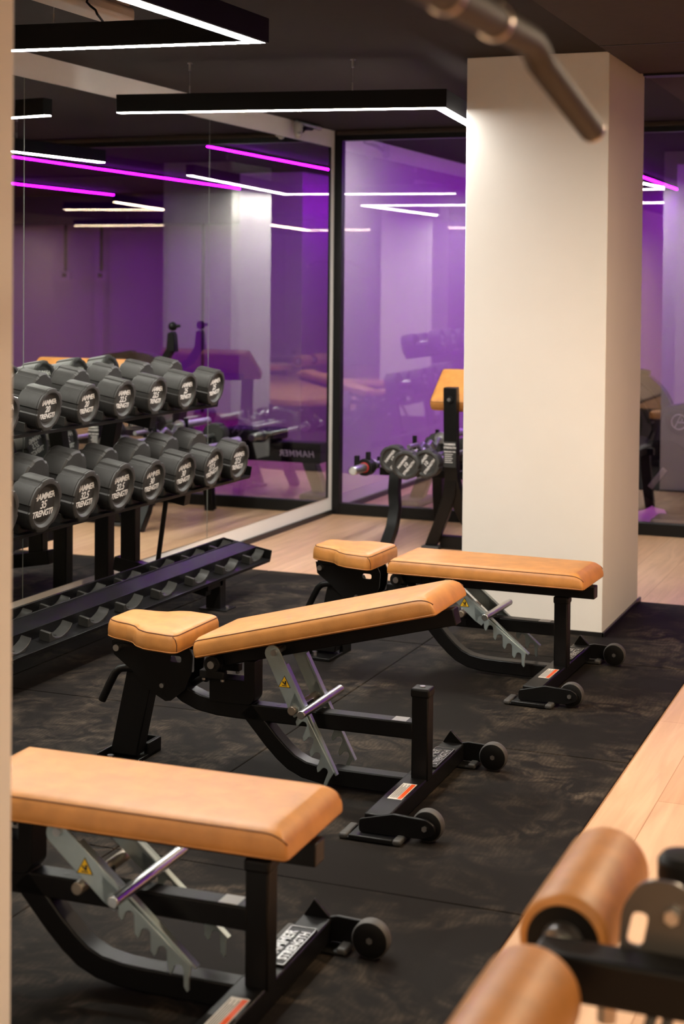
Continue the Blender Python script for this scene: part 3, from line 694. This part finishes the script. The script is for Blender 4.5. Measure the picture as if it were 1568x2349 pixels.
# dumbbell positions per tier: (y, weight)
top = [(6.507, '25'), (6.221, '25'), (5.934, '22.5'), (5.655, '22.5'), (5.362, '20'), (5.077, '20'), (4.79, '17.5'), (4.50, '17.5')]
mid = [(6.405, '27.5'), (6.136, '27.5'), (5.868, '30'), (5.590, '30'), (5.326, '32.5'), (5.055, '32.5'), (4.777, '35'), (4.50, '35')]
for i, L in ((1, mid), (2, top)):
    for y, w in L:
        saddle(i, y, -0.066, -0.022, 0.14).build('saddle', M['saddle'], RT, bevel=0.002, seg=1)
        saddle(i, y, -0.240, -0.196, 0.14).build('saddle', M['saddle'], RT, bevel=0.002, seg=1)
for yf in (6.06, 4.15):
    fy = yf - RO.y
    MB().box((-3.575 - WX, fy - 0.03, 0.0), (-3.505 - WX, fy + 0.03, 0.60)).build('rear_leg', M['rack'], RT, bevel=0.004)
    MB().poly([(-3.575 - WX, 0.60), (-3.505 - WX, 0.60), (-3.44 - WX, 0.955), (-3.51 - WX, 0.955)], fy - 0.03, fy + 0.03, 'Y').build('upper_post', M['rack'], RT, bevel=0.004)
    for i in range(3):
        MB().box((-0.50 + 0.10 * i, yf - 0.028, -0.075), (-0.03, yf + 0.028, -0.012)).xf(tier_mx(i)).build('shelf_arm', M['rack'], RT, bevel=0.003)
    MB().box((-3.445 - WX, fy - 0.025, 0.20), (-3.37 - WX, fy + 0.025, 0.565)).build('front_post', M['rack'], RT, bevel=0.004)
    MB().box((-3.075 - WX, fy + 0.09, 0.0), (-3.005 - WX, fy + 0.15, 0.150)).build('front_leg', M['rack'], RT, bevel=0.003)
    MB().box((-3.075 - WX, fy - 0.03, 0.105), (-3.005 - WX, fy + 0.12, 0.145)).build('leg_bracket', M['rack'], RT, bevel=0.003)
    fp = MB().box((-3.10 - WX, fy + 0.07, 0.0), (-2.965 - WX, fy + 0.17, 0.006)).build('foot_plate', M['rack'], RT, bevel=0.001, seg=1)
    MB().cyl((-2.985 - WX, fy + 0.12, 0.005), (-2.985 - WX, fy + 0.12, 0.014), 0.008, seg=6).build('bolt', M['steel'], fp)
    MB().cyl((-3.27 - WX, fy, 0.20), (-3.22 - WX, fy, 0.555), 0.011, seg=12).build('brace_rod', M['rack'], RT)
    for q in (-0.05, 0.03): MB().cyl((-0.09 + q, yf, -0.09), (-0.09 + q, yf, -0.072), 0.009, seg=6).xf(tier_mx(2)).build('bolt', M['steel'], RT)

# ------------------------------------------------------------------ dumbbells
RAD = {'17.5': 0.083, '20': 0.085, '22.5': 0.085, '25': 0.086, '27.5': 0.092, '30': 0.092, '32.5': 0.099, '35': 0.101, '10': 0.079}
def lug(th):
    p = (th % (PI / 3)) / (PI / 3)
    if p < 0.12 or p > 0.88: return 0.945
    if p < 0.15: return 0.945 + 0.055 * (p - 0.12) / 0.03
    if p > 0.85: return 0.945 + 0.055 * (0.88 - p) / 0.03
    return 1.0
def head_mesh(R, ln, flip=False):
    """head with the dished face at x = 0 and the body running to x = -ln"""
    pr = [(-ln, 0.55 * R), (-ln, 0.90 * R, 1), (-ln + 0.006, 0.985 * R, 1), (-ln + 0.010, R, 1), (-0.010, R, 1), (-0.009, 0.975 * R, 1), (-0.007, 0.975 * R, 1), (-0.006, R, 1), (-0.002, 0.985 * R, 1), (0.0, 0.94 * R, 1), (0.0, 0.80 * R), (-0.003, 0.765 * R), (-0.011, 0.715 * R), (-0.013, 0.67 * R), (-0.013, 0.62 * R), (-0.012, 0.60 * R), (-0.012, 0.05 * R)]
    mb = MB().lathe(pr, 'X', 120, mod=lug)
    if flip: mb.xf(Matrix.Rotation(PI, 4, 'Z'))
    return mb
_db = {}
def dumbbell(w, label, loc, rot, roll):
    if w in _db:
        o = copy_tree(_db[w])
    else:
        o = thing('dumbbell', label, 'dumbbell')
        R = RAD[w]; ln = 0.105
        hf = head_mesh(R, ln).xf(Matrix.Translation((0.165, 0, 0))).build('front_head', M['urethane'], o, smooth=30)
        hb = head_mesh(R, ln, True).xf(Matrix.Translation((-0.165, 0, 0))).build('rear_head', M['urethane'], o, smooth=30)
        MB().lathe([(-0.07, 0.015), (-0.04, 0.0165), (0, 0.018), (0.04, 0.0165), (0.07, 0.015)], 'X', 20).build('handle', M['steel'], o)
        for hd, s in ((hf, 1), (hb, -1)):
            le = MB(); xf_ = 0.165 - 0.0118
            for txt, dz, sz in (('HAMMER', 0.315, 0.335), (w, 0.0, 0.40), ('STRENGTH', -0.315, 0.325)):
                text_into(le, txt, sz * R, mtx((s * xf_, 0, dz * R), (0, s, 0), (0, 0, 1), (s, 0, 0)), shear=0.18, weight=0.0007, ext=0.0004, space=0.92)
            le.build('lettering', M['letter'], hd)
        _db[w] = o
    tag(o, label, 'dumbbell', 'dumbbells on the two upper tiers')
    o.matrix_world = Matrix.Translation(loc) @ rot @ Matrix.Rotation(roll, 4, 'X')
    return o
def order(k): return ['first', 'second', 'third', 'fourth', 'fifth', 'sixth', 'seventh', 'eighth'][k]
rolls = {('t', 0): 0.12, ('t', 1): 0.02, ('t', 2): -0.03, ('t', 3): 0.0, ('t', 4): 0.06, ('t', 5): 0.05, ('m', 0): 0.0, ('m', 1): 0.24, ('m', 2): 0.10, ('m', 3): 0.08, ('m', 4): 0.06, ('m', 5): 0.03, ('m', 6): 0.05}
for key, i, L, nm in (('t', 2, top, 'upper'), ('m', 1, mid, 'middle')):
    for k, (y, w) in enumerate(L):
        R = RAD[w]; TM = tier_mx(i)
        loc = RO + (TM @ Vector((-0.128, y, R + 0.010)))
        loc.y = y
        if k < 7: lab = 'dark round dumbbell marked %s, %s from the far end of the %s tier' % (w, order(k), nm)
        else: lab = 'dark round dumbbell on the %s tier, behind the near wall corner' % nm
        if k == 6 and key == 't': lab = 'dark round dumbbell cut by the near wall corner on the upper tier'
        dumbbell(w, lab, loc, Matrix.Rotation(TILT, 4, 'Y') @ Matrix.Rotation(random.uniform(-0.03, 0.03), 4, 'Z'), rolls.get((key, k), 0.05))

# ------------------------------------------------------------------ barbell rack, bars and curl bench behind the column
BR = thing('barbell_rack', 'low black barbell rack with curved legs, between glass wall and column', 'barbell rack', (-2.4, 8.4, 0))
for x in (-0.475, 0.55):
    MB().strap([(x - 0.01, -0.28, 0.40), (x - 0.01, -0.30, 0.30), (x, -0.31, 0.20), (x, -0.36, 0.10), (x - 0.005, -0.44, 0.02), (x - 0.005, -0.46, -0.006)], 0.06, 0.055, (1, 0, 0)).build('curved_leg', M['black'], BR, bevel=0.003)
    MB().strap([(x, 0.45, 0.42), (x, 0.46, 0.20), (x, 0.50, -0.006)], 0.06, 0.055, (1, 0, 0)).build('rear_leg', M['black'], BR, bevel=0.003)
    MB().box((x - 0.03, -0.28, 0.38), (x + 0.03, 0.45, 0.425)).build('side_rail', M['black'], BR, bevel=0.003)
for y, z in ((-0.15, 0.405), (0.40, 0.425)):
    MB().box((-0.62, y - 0.03, z - 0.035), (0.62, y + 0.03, z + 0.01)).build('cross_rail', M['black'], BR, bevel=0.003)
BARS = [(-3.02, 0.0, 'oly'), (-2.90, 0.03, 'fix'), (-2.765, -0.03, 'fix'), (-2.662, -0.01, 'fix'), (-2.20, 0.0, 'fix')]
for x in [b[0] for b in BARS]:
    for y in (-0.15, 0.40):
        hk = MB().box((x + 2.4 - 0.02, y - 0.012, 0.405), (x + 2.4 - 0.012, y + 0.012, 0.47)); hk.box((x + 2.4 + 0.012, y - 0.012, 0.405), (x + 2.4 + 0.02, y + 0.012, 0.45)); hk.build('bar_hook', M['plastic'], BR)
def fixed_bar(x, y0, z, roll, label):
    o = thing('fixed_barbell', label, 'barbell', (x, y0, z), group='fixed weight barbells on the low rack')
    R = 0.079
    for s, y in ((-1, 0.0), (1, 0.86)):
        q = Matrix.Translation((0, y, 0)) @ Matrix.Rotation(-PI / 2 * (1 if s < 0 else -1), 4, 'Z') @ Matrix.Rotation(roll, 4, 'X')
        h = head_mesh(R, 0.085).xf(q).build('weight_head', M['urethane'], o, smooth=30)
        le = MB()
        for txt, dz, sz in (('HAMMER', 0.30, 0.27), ('10', 0.0, 0.36), ('STRENGTH', -0.30, 0.25)):
            text_into(le, txt, sz * R, mtx((-0.0118, 0, dz * R), (0, 1, 0), (0, 0, 1), (1, 0, 0)), shear=0.15, weight=0.0004, ext=0.0004)
        le.xf(q).build('lettering', M['letter'], h)
        MB().lathe([(-0.006, 0.50 * R), (-0.006, 0.60 * R), (-0.0035, 0.62 * R), (-0.0035, 0.56 * R)], 'X', 36).xf(q)
    MB().cyl((0, 0.08, 0), (0, 0.78, 0), 0.014).build('bar', M['chrome'], o)
    return o
fixed_bar(-2.90, 8.10, 0.476, 0.9, 'fixed barbell with a dark round 10 head, half hidden behind its neighbour')
fixed_bar(-2.765, 7.93, 0.468, 0.9, 'fixed barbell whose round 10 head stands out in front')
fixed_bar(-2.662, 7.97, 0.476, 0.95, 'fixed barbell with a 10 head right beside the curl bench post')
fixed_bar(-2.20, 8.0, 0.476, 0.9, 'fixed barbell hidden behind the column')
def olympic(x, y0, z, label, ez=False):
    o = thing('barbell', label, 'barbell', (x, y0, z))
    L = 1.20 if not ez else 0.97
    for s in (0, 1):
        a, b = (0.0, 0.30) if s == 0 else (L - 0.17, L)
        if ez:
            if s == 0: continue
            a, b = L - 0.40, L
        sl = MB().cyl((0, a, 0), (0, b, 0), 0.0245, seg=28).build('sleeve', M['chrome'], o, bevel=0.003)
        e = a - 0.001 if s == 0 else b + 0.001
        MB().cyl((0, e, 0), (0, e + (0.003 if s == 0 else -0.003), 0), 0.019).build('end_cap', M['silverlab'], sl)
        c = b if s == 0 else a
        MB().lathe([(c - 0.012, 0.02), (c - 0.012, 0.034), (c + 0.012, 0.034), (c + 0.012, 0.02)], 'Y', 28).build('collar', M['steel'], sl)
        if s == 0 and not ez:
            cl = MB()
            for k in range(8): 
                th = k * PI / 4; cl.box((-0.017, a + 0.175, 0.022), (0.017, a + 0.250, 0.046), Matrix.Rotation(th, 4, 'Y'), (0, a + 0.21, 0))
            cl.box((0.004, a + 0.185, 0.03), (0.026, a + 0.215, 0.085)); cl.box((-0.062, a + 0.18, 0.0), (-0.040, a + 0.215, 0.062))
            clo = cl.build('lock_clip', M['plastic'], sl, bevel=0.003)
            MB().lathe([(a + 0.168, 0.0235), (a + 0.168, 0.029), (a + 0.176, 0.029), (a + 0.176, 0.0235)], 'Y', 28).build('red_ring', M['red'], clo)
    if ez:
        n = [(0, 0.0, -0.0), (0, 0.14, 0), (0.0, 0.19, -0.03), (0, 0.25, -0.005), (0, 0.32, -0.03), (0, 0.38, -0.005), (0, 0.46, -0.045), (0, 0.52, 0), (0, L - 0.40, 0)]
        MB().tube(n, 0.0125, 14).build('bent_shaft', M['chrome'], o)
    else: MB().cyl((0, 0.30, 0), (0, L - 0.17, 0), 0.0125).build('shaft', M['chrome'], o)
    return o
olympic(-3.02, 7.80, 0.438, 'chrome barbell with black lock clip, sleeve end sticking out left of the rack')
olympic(-2.79, 8.06, 0.555, 'bent chrome curl bar lying above the fixed barbells', True)
up = MB()
for y in (8.25, 8.66): up.box((-2.80 + 2.4, y - 8.4 - 0.012, 0.41), (-2.78 + 2.4, y - 8.4 + 0.012, 0.538)); up.box((-2.83 + 2.4, y - 8.4 - 0.012, 0.525), (-2.81 + 2.4, y - 8.4 + 0.012, 0.60))
up.build('upper_hook', M['plastic'], BR, bevel=0.002)

CB = thing('curl_bench', 'preacher curl bench with tan arm pad, mostly hidden behind the column', 'curl bench', (-2.325, 8.25, 0))
MB().strap([(-0.212, -0.225, 0.895), (-0.212, -0.21, 0.60), (-0.208, -0.20, 0.40), (-0.19, -0.16, 0.28), (-0.15, -0.08, 0.15), (-0.10, 0.0, 0.03), (-0.09, 0.015, -0.006)], 0.075, 0.055, (1, 0, 0)).build('pad_post', M['black'], CB, bevel=0.004)
MB().strap([(-0.208, -0.20, 0.42), (-0.225, -0.19, 0.30), (-0.27, -0.17, 0.18), (-0.34, -0.14, 0.02)], 0.07, 0.055, (1, 0, 0)).build('curved_leg', M['black'], CB, bevel=0.004)
MB().box((-0.39, -0.185, -0.008), (-0.29, -0.105, 0.012)).build('rubber_foot', M['rubgrey'], CB, bevel=0.004)
MB().box((-0.30, -0.13, -0.004), (0.36, -0.07, 0.065)).build('base_beam', M['black'], CB, bevel=0.004)
MB().box((-0.23, -0.12, 0.755), (0.30, -0.06, 0.805)).build('pad_arm', M['black'], CB, bevel=0.004)
MB().box((0.22, -0.11, -0.006), (0.29, -0.05, 0.80)).build('rear_post', M['black'], CB, bevel=0.004)
pm = mtx((0.0, -0.05, 0.870), (1, 0, 0), (0, 0.81, 0.59), (0, -0.59, 0.81))
pad(CB, 'arm_pad', [(-0.355, -0.15), (0.355, -0.15), (0.355, 0.15), (-0.355, 0.15)], 0.03, -0.03, 0.07, pm)
bo = MB().cyl((-0.212, -0.262, 0.83), (-0.212, -0.248, 0.83), 0.018).build('washer', M['plastic'], CB)
MB().cyl((-0.212, -0.270, 0.83), (-0.212, -0.260, 0.83), 0.010, seg=6).build('bolt', M['steel'], bo)
pl = MB().box((-0.247, -0.240, 0.46), (-0.177, -0.225, 0.60)).build('name_plate', M['ink'], CB)
lp = MB()
for txt, z, s_ in (('HAMMER', 0.585, 0.016), ('STRENGTH', 0.567, 0.014), ('PREACHER CURL', 0.545, 0.009)):
    text_into(lp, txt, s_, mtx((-0.212, -0.2405, z), (1, 0, 0), (0, 0, 1), (0, -1, 0)), weight=0.0002, ext=0.0003)
for k in range(5): lp.box((-0.24, -0.2412, 0.53 - k * 0.011), (-0.195 - 0.006 * (k % 2), -0.2402, 0.5325 - k * 0.011))
lp.build('print', M['letter'], pl)
ha = thing('machine_arm', 'black handle arm rising behind the curl pad, seen in the mirror', 'exercise machine', (-2.56, 8.90, -0.008))
MB().box((0.10, -0.03, 0.0), (0.16, 0.03, 0.90)).build('post', M['black'], ha, bevel=0.003)
MB().strap([(0.13, 0, 0.88), (0.04, 0, 0.93), (-0.02, 0, 1.02)], 0.05, 0.045, (0, 1, 0)).build('arm', M['black'], ha, bevel=0.003)
MB().poly([(-0.065, 1.01), (0.0, 1.01), (-0.01, 1.13), (-0.04, 1.145), (-0.055, 1.12)], -0.03, 0.03, 'Y').build('handle_body', M['plastic'], ha, bevel=0.006)
MB().sphere((-0.035, 0, 1.175), 0.030).build('knob', M['plastic'], ha)
MB().cyl((-0.03, 0, 1.175), (-0.085, 0, 1.18), 0.011).build('lever', M['plastic'], ha)

# ------------------------------------------------------------------ machines in the next room
FB = thing('fan_bike', 'dark fan exercise bike behind the glass, right of the column', 'exercise bike', (-1.85, 9.62, 0))
MB().lathe([(-0.07, 0.10), (-0.07, 0.33), (-0.055, 0.36), (0.055, 0.36), (0.07, 0.33), (0.07, 0.10)], 'Y', 48, origin=(-0.10, 0, 0.60)).build('fan_cage', M['taupe'], FB)
ring = MB()
for rr in (0.16, 0.23, 0.30):
    ring.tube([(-0.10 + rr * math.cos(a), -0.075, 0.60 + rr * math.sin(a)) for a in [2 * PI * k / 40 for k in range(40)]], 0.006, 8, closed=True)
ring.build('cage_rings', M['plastic'], FB)
MB().lathe([(-0.085, 0.03), (-0.085, 0.20), (-0.06, 0.24), (0.06, 0.24), (0.085, 0.20), (0.085, 0.03)], 'Y', 40, origin=(0.0, -0.02, 0.30)).build('chain_cover', M['taupe'], FB)
MB().poly(round_poly([(0.12, 0.10), (0.36, 0.06), (0.52, 0.36), (0.42, 0.76), (0.20, 0.72), (0.14, 0.5)], 0.05, 4), -0.10, 0.05, 'Y').build('body_shroud', M['taupe'], FB, bevel=0.012, seg=3)
MB().lathe([(-0.108, 0.15), (-0.112, 0.17), (-0.108, 0.19), (-0.09, 0.20)], 'Y', 40, origin=(0.20, 0, 0.32)).build('wheel_cover', M['plastic'], FB)
MB().strap([(0.22, -0.13, 0.34), (0.13, -0.13, 0.22)], 0.02, 0.035, (0, 1, 0)).build('crank', M['steel'], FB, bevel=0.004)
hub = MB().cyl((0.30, -0.125, 0.63), (0.30, -0.095, 0.63), 0.085, seg=36).build('hub_cover', M['plastic'], FB, bevel=0.006)
lg = MB().tube([(0.30 + 0.045 * math.cos(a), -0.127, 0.63 + 0.045 * math.sin(a)) for a in [0.6 + 5.0 * k / 24 for k in range(25)]], 0.004, 8)
lg.tube([(0.275, -0.127, 0.595), (0.295, -0.127, 0.64), (0.31, -0.127, 0.672), (0.32, -0.127, 0.64), (0.285, -0.127, 0.625), (0.335, -0.127, 0.628)], 0.004, 8); lg.build('emblem', M['steel'], hub)
MB().poly([(0.20, 0.10), (0.34, 0.10), (0.40, 0.0), (0.26, 0.0)], -0.08, 0.04, 'Y').build('front_support', M['taupe'], FB, bevel=0.006)
MB().box((0.16, -0.30, -0.008), (0.46, -0.02, 0.055)).build('floor_foot', M['taupe'], FB, bevel=0.02, seg=3)
MB().box((-0.62, -0.15, -0.008), (-0.45, 0.15, 0.05)).build('rear_foot', M['taupe'], FB, bevel=0.02, seg=3)
MB().strap([(-0.54, 0, 0.04), (-0.25, 0, 0.16), (0.1, 0, 0.22)], 0.08, 0.07, (0, 1, 0)).build('frame_tube', M['taupe'], FB, bevel=0.01)
MB().box((-0.13, -0.16, 0.92), (0.12, -0.08, 0.96), rotm(ry=0.15)).build('handlebar', M['plastic'], FB, bevel=0.012)
MB().strap([(-0.05, -0.12, 0.93), (-0.02, -0.1, 0.70), (0.05, -0.1, 0.45)], 0.03, 0.03, (0, 1, 0)).build('handle_arm', M['plastic'], FB, bevel=0.006)
MB().tube([(0.0, -0.13, 0.78), (0.08, -0.14, 0.72), (0.13, -0.14, 0.62)], 0.018, 10).build('grip', M['plastic'], FB)
LM = thing('floor_exercise_machine', 'low black exercise machine behind the glass, seen in the mirror', 'exercise machine', (-2.6, 9.72, -0.008))
MB().box((-0.72, -0.06, 0.24), (1.9, 0.06, 0.38)).build('long_beam', M['black'], LM, bevel=0.008)
MB().strap([(-0.60, 0, 0.30), (-0.66, 0, 0.15), (-0.71, 0, 0.02)], 0.09, 0.09, (0, 1, 0)).build('support_leg', M['taupe'], LM, bevel=0.01)
MB().box((-0.82, -0.20, 0.0), (-0.62, 0.16, 0.05)).build('foot', M['taupe'], LM, bevel=0.02, seg=3)
MB().box((1.55, -0.2, 0.0), (1.75, 0.2, 0.30)).build('rear_foot', M['black'], LM, bevel=0.02, seg=3)
MB().box((-0.40, -0.14, 0.38), (0.0, 0.14, 0.46)).build('seat_pad', M['plastic'], LM, bevel=0.02, seg=3)
tx = MB(); text_into(tx, 'HAMMER', 0.06, mtx((-0.55, -0.0605, 0.30), (1, 0, 0), (0, 0, 1), (0, -1, 0)), shear=0.2, weight=0.001, ext=0.0005, space=1.1); tx.build('lettering', M['letter'], LM)

# ------------------------------------------------------------------ pulldown machine beside the camera
PM = thing('pulldown_machine', 'blurred pulldown machine with tan thigh rollers at the bottom right', 'exercise machine', (-0.468, 1.996, 0))
AZ = 0.581
def roller(y0, y1):
    ra = 0.062
    o = MB().lathe([(y0, 0.046), (y0 + 0.001, 0.056), (y0 + 0.006, ra - 0.001), (y0 + 0.012, ra), (y1 - 0.012, ra), (y1 - 0.006, ra - 0.001), (y1 - 0.001, 0.056), (y1, 0.046)], 'Y', 44, origin=(0, 0, AZ)).build('thigh_roller', M['leather'], PM, smooth=60)
    for e, s in ((y0, -1), (y1, 1)):
        MB().cyl((0, e - s * 0.002, AZ), (0, e + s * 0.003, AZ), 0.049, seg=40).build('end_disc', M['plastic'], o)
        MB().cyl((0, e + s * 0.002, AZ), (0, e + s * 0.014, AZ), 0.029, 0.024, seg=32).build('washer', M['steel'], o)
    return o
roller(0.0, 0.29); roller(-0.46, -0.156)
MB().cyl((0, -0.45, AZ), (0, 0.27, AZ), 0.0125).build('axle', M['steel'], PM)
MB().box((-0.018, -0.098, AZ - 0.034), (0.75, -0.040, AZ + 0.026)).build('roller_arm', M['black'], PM, bevel=0.006, seg=3)
bpz = AZ + 0.02
plt = round_poly([(0.082, bpz), (0.085, bpz + 0.055), (0.110, bpz + 0.096), (0.165, bpz + 0.096), (0.19, bpz + 0.055), (0.19, bpz)], [0.002, 0.05, 0.05, 0.05, 0.05, 0.002], 6)
sl = round_poly([(0.090, bpz + 0.008), (0.112, bpz + 0.008), (0.120, bpz + 0.052), (0.099, bpz + 0.052)], 0.0105, 5)
bp_ = MB().plate(plt, [sl], -0.040, -0.032, 'Y').build('bracket_plate', M['greyplate'], PM)
MB().cyl((0.150, -0.052, bpz + 0.055), (0.150, -0.03, bpz + 0.055), 0.010, seg=6).build('bolt', M['steel'], bp_)
MB().lathe([(-0.03, 0.012), (-0.028, 0.030), (-0.01, 0.034), (0.012, 0.034), (0.02, 0.028), (0.022, 0.01)], 'Z', 28, origin=(0.145, 0.07, bpz + 0.075)).build('pull_knob', M['plastic'], PM)
MB().cyl((0.145, 0.0, bpz - 0.03), (0.145, 0.07, bpz + 0.06), 0.009).build('pull_pin', M['steel'], PM)
MB().cyl((0.075, -0.075, AZ - 0.058), (0.075, -0.075, AZ - 0.034), 0.013, seg=6).build('bolt', M['barring'], PM)
for x in (0.135, 0.155): MB().cyl((x - 0.03, -0.16, AZ - 0.16), (x, -0.075, AZ - 0.03), 0.007).build('adjuster_rod', M['rubgrey'], PM)
MB().box((0.62, -0.115, -0.008), (0.72, -0.035, AZ + 0.02)).build('seat_post', M['black'], PM, bevel=0.006)
MB().box((0.30, -0.12, 0.40), (0.66, -0.03, 0.46)).build('seat_rail', M['black'], PM, bevel=0.006)
pad(PM, 'seat', [(0.30, -0.27), (0.62, -0.27), (0.62, 0.12), (0.30, 0.12)], 0.04, 0.46, 0.06)
MB().box((1.40, -0.12, -0.008), (1.50, -0.02, 2.25)).build('mast', M['black'], PM, bevel=0.006)
MB().box((0.60, -0.115, -0.008), (1.50, -0.025, 0.06)).build('base_beam', M['black'], PM, bevel=0.006)
MB().box((0.0, -0.10, 2.20), (1.46, -0.04, 2.27)).build('boom', M['black'], PM, bevel=0.006)
MB().box((-0.02, -0.96, 2.20), (0.08, -0.06, 2.26)).build('boom_arm', M['black'], PM, bevel=0.006)
MB().lathe([(-0.012, 0.02), (-0.012, 0.05), (0.0, 0.042), (0.012, 0.05), (0.012, 0.02)], 'X', 28, origin=(0.033, -0.90, 2.17)).build('pulley', M['plastic'], PM)
# lat bar hanging from the boom
LB = thing('lat_bar', 'blurred bent pulldown bar with pale rings, hanging at the top right', 'pulldown bar', (-0.435, 1.10, 1.712))
def circ(p, q, n=1): return [Vector(p).lerp(Vector(q), k / n) for k in range(n + 1)]
far = [(0, 0.0, 0.0), (0, 0.40, 0.003), (0, 0.53, 0.004), (0, 0.552, 0.002), (0, 0.572, -0.004), (0, 0.59, -0.0125), (0, 0.855, -0.062)]
MB().tube(far, 0.0165, 24).build('bar', M['bar'], LB)
MB().tube([(0, -0.0, 0), (0, -0.40, 0.003), (0, -0.53, 0.004), (0, -0.59, -0.0125), (0, -0.865, -0.064)], 0.0165, 20).build('bar', M['bar'], LB)
MB().tube([(0, -0.10, 0), (0, 0.405, 0.003)], 0.0180, 24).build('grip_sleeve', M['bar'], LB)
for y in (0.245, 0.405): MB().lathe([(y - 0.004, 0.015), (y - 0.004, 0.0195), (y + 0.004, 0.0195), (y + 0.004, 0.015)], 'Y', 28, origin=(0, 0, 0.002)).build('ring', M['barring'], LB)
MB().cyl((0, 0.853, -0.0617), (0, 0.860, -0.0630), 0.0165, seg=24).build('end_cap', M['barring'], LB)
MB().cyl((0, 0, 0.01), (0, 0, 0.46), 0.003, seg=8).build('cable', M['steel'], LB)
MB().box((-0.012, -0.03, 0.005), (0.012, 0.03, 0.05)).build('cable_lug', M['steel'], LB, bevel=0.004)
